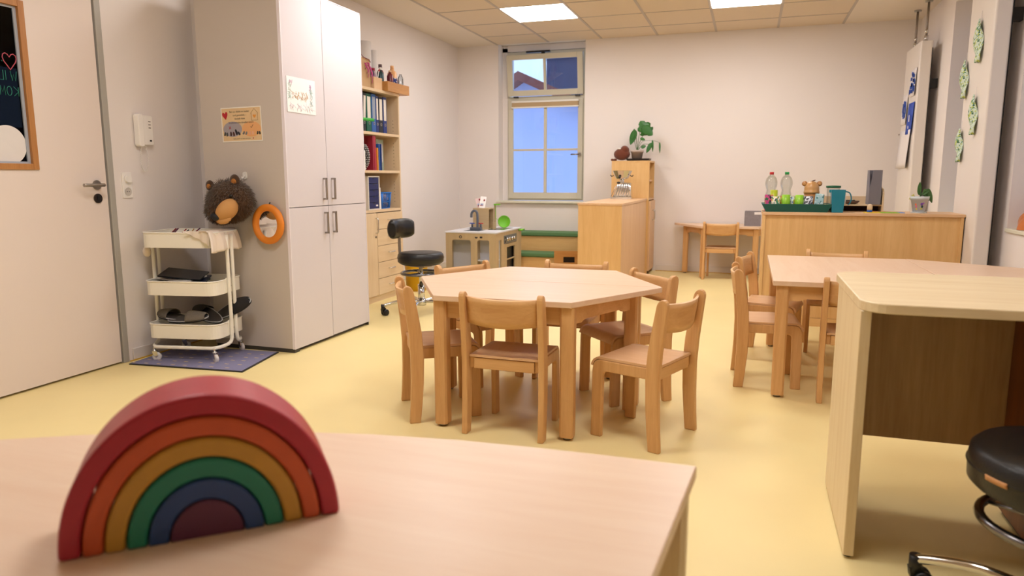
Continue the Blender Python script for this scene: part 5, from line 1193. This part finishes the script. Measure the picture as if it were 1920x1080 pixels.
hopper(.115, .08, .128, .09, .026, .003).build('tray_dish', mat('black_tray', (22, 22, 30), .4), TRAY_LATER)
jg = thing('teal_jug', 'square teal plastic jug standing right of the tray', 'jug', (.595, 5.56, ZS))
JM = mat('teal_jug_plastic', (22, 124, 146), .3)
hopper(.036, .036, .046, .044, .160, .003).build('jug_body', JM, jg, bevel=.006)
MB().tube(smooth_path([(.044, 0, .148), (.075, 0, .138), (.088, 0, .10), (.080, 0, .065), (.068, 0, .055)]), .0042, 8).build('jug_handle', JM, jg)
MB().prism([(-.046, -.01), (-.058, 0), (-.046, .01)], .140, .160, 'z').build('spout', JM, jg)
cj = thing('clear_jug', 'clear jug with a dark green lid behind the teal jug', 'jug', (.577, 5.69, ZS))
MB().lathe([(.040, 0), (.042, .01), (.044, .172)], n=28, cap=False).build('jug_body', CLR, cj)
MB().lathe([(.040, .170), (.050, .172), (.050, .186), (.01, .188)], n=28).build('lid', mat('bottle_green', (12, 92, 56), .4), cj)
MB().tube(smooth_path([(.042, -.02, .145), (.074, -.03, .14), (.078, -.03, .07), (.070, -.03, .055), (.044, -.02, .052)]), .005, 8).build('jug_handle', mat('white_plastic', (235, 232, 226), .4), cj)
sh2 = thing('desk_shelf', 'small pale wooden desktop shelf on the right of the sideboard', 'shelf', (.72, 5.82, ZS))
DW = W('birch', 'x')
MB().box(-.20, .185, -.09, .065, .042, .052).build('shelf_board', DW, sh2, bevel=.001)
MB().prism([(-.095, 0), (.065, 0), (.065, .16)] + [(.03 - .02 * math.sin(a), .16 + .02 * math.cos(a) - .0) for a in (0, .5, 1.0)] + [(-.06, .165), (-.095, .14)], .185, .198, 'x').build('end_panel', W('birch', 'z'), sh2, bevel=.003)
MB().prism([(-.095, 0), (.065, 0), (.065, .10), (-.095, .08)], -.213, -.20, 'x').build('end_panel', W('birch', 'z'), sh2, bevel=.003)
MB().box(-.20, .185, .060, .068, .0, .108).build('back_board', DW, sh2); MB().box(-.20, .185, .05, .059, .002, .041).build('recess_shade', mat('recess_shade_brown', (70, 44, 28), .9), sh2)  # dark sheet stands in for the shade under the shelf board
mf = thing('magazine_file', 'grey cardboard magazine file standing on the desktop shelf', 'magazine file', (.858, 5.80, ZS + .0525), 0)
GM = mat('grey_card', (118, 114, 122), .6)
mf_p = [(-.085, 0), (.055, 0), (.055, .245), (-.02, .245), (-.085, .10)]
MB().prism(mf_p, -.042, -.037, 'x').build('file_side', GM, mf); MB().prism(mf_p, .031, .036, 'x').build('file_side', GM, mf)
MB().prism([(-.042, 0), (.036, 0), (.036, .245), (-.022, .245), (-.042, .11)], -.087, -.083, 'y').build('file_front', GM, mf); MB().box(-.037, .031, .05, .055, 0, .245).build('file_back', GM, mf)
bo = thing('trinket_bowl', 'shallow brown bowl of dark trinkets on the desktop shelf', 'bowl', (.712, 5.79, ZS + .0525))
MB().lathe([(.030, 0), (.045, .008), (.058, .024), (.055, .024), (.04, .010), (.01, .008)], n=28).build('bowl_body', mat('clay_brown', (104, 76, 60), .5), bo)
tm = MB(); rt = random.Random(9)
for i in range(12): a = rt.uniform(0, 2 * PI); q = rt.uniform(0, .038); tm.ell((q * math.cos(a), q * math.sin(a), .024), (.009, .008, .007), 8, 6)
tm.build('trinkets', M_BLACK, bo)
pg = thing('peg_figure', 'small pale wooden peg figure with a blue base on the sideboard', 'toy', (.808, 5.58, ZS + .0042))
MB().lathe([(.017, .016), (.0175, .03), (.0165, .045), (.011, .055), (.002, .058)], n=20).build('peg_body', W('birch', 'z'), pg); MB().lathe([(.0165, 0), (.0172, .002), (.0172, .016)], n=20).build('blue_base', mat('peg_blue', (34, 86, 176), .5), pg)
for k, (x0, x1, y0, y1, c, l) in enumerate(((.772, .872, 5.530, 5.62, (226, 196, 50), 'yellow sheet lying on the sideboard edge'), (.872, .992, 5.540, 5.66, (150, 190, 50), 'lime green sheet lying beside the yellow one'), (.84, .93, 5.66, 5.74, (224, 150, 70), 'orange sheet lying behind the yellow one'), (.99, 1.03, 5.57, 5.68, (130, 160, 220), 'light blue sheet at the right end of the coloured sheets'))):
    t = thing('coloured_sheet', l, 'paper', ((x0 + x1) / 2, (y0 + y1) / 2, ZS), group='coloured sheets on the sideboard')
    MB().box(x0, x1, y0, y1, ZS, ZS + .004).build('sheet', mat('sheet_%d' % k, c, .6), t, world=True)
pp = thing('potted_plant', 'drooping plant in a light grey pot with painted dabs on the sideboard', 'plant', (1.130, 5.66, ZS))
MB().cyl((0, 0, 0), .050, .008, n=28).build('saucer', mat('pale_pot', (206, 212, 218), .5), pp)
pb2 = MB().lathe([(.038, .008), (.053, .090), (.059, .090), (.061, .115), (.055, .115), (.051, .095), (.01, .092)], n=28).build('pot', mat('pale_pot', (206, 212, 218), .5), pp)
def dab(x, z, s, c):
    rr_ = .038 + .015 * (z - .008) / .082 + .0012; y = -math.sqrt(max(1e-6, rr_ ** 2 - x * x)); MB().ell((x, y, z), (s, .0012, s * 1.3), 10, 6).build('painted_dab', mat('dab_%d' % c[0], c, .6), pb2)
for x, z, s, c in ((-.028, .06, .006, (232, 120, 60)), (-.024, .045, .007, (214, 110, 150)), (-.022, .028, .005, (220, 190, 50)), (.006, .062, .008, (96, 60, 150)), (.010, .045, .007, (30, 70, 60)), (.006, .030, .005, (196, 200, 50)), (.018, .068, .005, (150, 90, 170))): dab(x, z, s, c)
MB().cyl((0, 0, .09), .05, .006).build('soil', mat('soil', (50, 36, 26), .95), pp)
M_L2 = mat('plant_leaf', (56, 100, 40), .45, noise=.2, nscale=20); M_L3 = mat('yellowed_leaf', (170, 160, 60), .5)
stem(pp, [(0, 0, .10), (.004, 0, .14), (-.004, 0, .18)], .004); stem(pp, [(0, 0, .10), (.02, 0, .145), (.045, 0, .160)], .003); stem(pp, [(-.02, 0, .10), (-.035, 0, .118), (-.045, 0, .125)], .0025, M_L3)
leaf(pp, (-.004, 0, .13), (-.006, .0, .215), .014, (0, -1, 0), 0, .05, m=M_L2); leaf(pp, (.03, 0, .160), (.055, -.01, .085), .020, (.2, -1, .2), 0, .1, m=M_L2); leaf(pp, (.05, 0, .160), (.078, -.01, .070), .018, (.3, -1, .2), 0, .1, m=M_L2)
leaf(pp, (.015, 0, .130), (.050, -.01, .155), .016, (0, -.6, .8), 0, .1, m=M_L2); leaf(pp, (-.040, 0, .128), (-.070, -.01, .095), .008, (-.2, -.5, .9), 0, .2, m=M_L3)
# grey felt box on the small back table
gbx = thing('felt_box', 'grey patterned storage box with a white label on the small table', 'box', (.045, 8.04, .5605))
openbox(.082, .11, .15, mat('grey_felt', (138, 130, 134), .9, noise=.18, nscale=40), gbx, .006)
MB().box(.015, .08, -.1115, -.110, .12, .145).build('box_label', wp, gbx)

# ================================================================== DESK (right foreground)
dk = thing('teacher_desk', 'pale maple desk with rounded corner at the right, black stool before it', 'desk', (1.0, 2.38, 0))
dx0, dx1, dy0, dy1, dz = .298, 1.54, 2.045, 2.735, .742
rr1 = .075
P = [(dx1, dy0), (dx1, dy1)] + [(dx0 + rr1 - rr1 * math.sin(a), dy1 - rr1 + rr1 * math.cos(a)) for a in [i * PI / 12 for i in range(7)]] + [(dx0 + rr1 - rr1 * math.cos(a), dy0 + rr1 - rr1 * math.sin(a)) for a in [i * PI / 12 for i in range(7)]]
MB().prism(P, dz - .027, dz, 'z').build('desktop', W('desk', 'x'), dk, world=True, bevel=.003)
sp3 = MB().box(.300, .327, 2.085, 2.60, .010, dz - .0275).build('side_panel', W('desk', 'z'), dk, world=True, bevel=.002)
MB().cyl((.3135, 2.11, 0), .011, .010, n=14).cyl((.3135, 2.57, 0), .011, .010, n=14).build('foot_glide', M_BLACK, sp3, world=True)
MB().box(.328, 1.50, 2.575, 2.593, .205, dz - .0275).build('modesty_panel', wood('wood_deskback', (214, 180, 132), (186, 148, 102), 'z', coarse=.55), dk, world=True)
MB().box(1.50, 1.527, 2.085, 2.60, .010, dz - .0275).build('side_panel', W('desk', 'z'), dk, world=True, bevel=.002)
pd = thing('drawer_pedestal', 'red-brown wooden drawer pedestal under the desk', 'pedestal', (1.02, 2.33, 0))
RW = W('redwood', 'z')
MB().box(.806, 1.24, 2.12, 2.565, .02, .66).build('pedestal_body', RW, pd, world=True, bevel=.002); MB().box(.82, 1.22, 2.14, 2.55, 0, .02).build('plinth', M_BLACK, pd, world=True)
MB().box(.800, 1.246, 2.10, 2.57, .66, .68).build('pedestal_top', mat('dark_walnut', (58, 34, 20), .5), pd, world=True)
for k in range(3): MB().box(.812, 1.234, 2.102, 2.1195, .03 + .21 * k, .232 + .21 * k).build('drawer', W('redwood', 'x'), pd, world=True, bevel=.002)
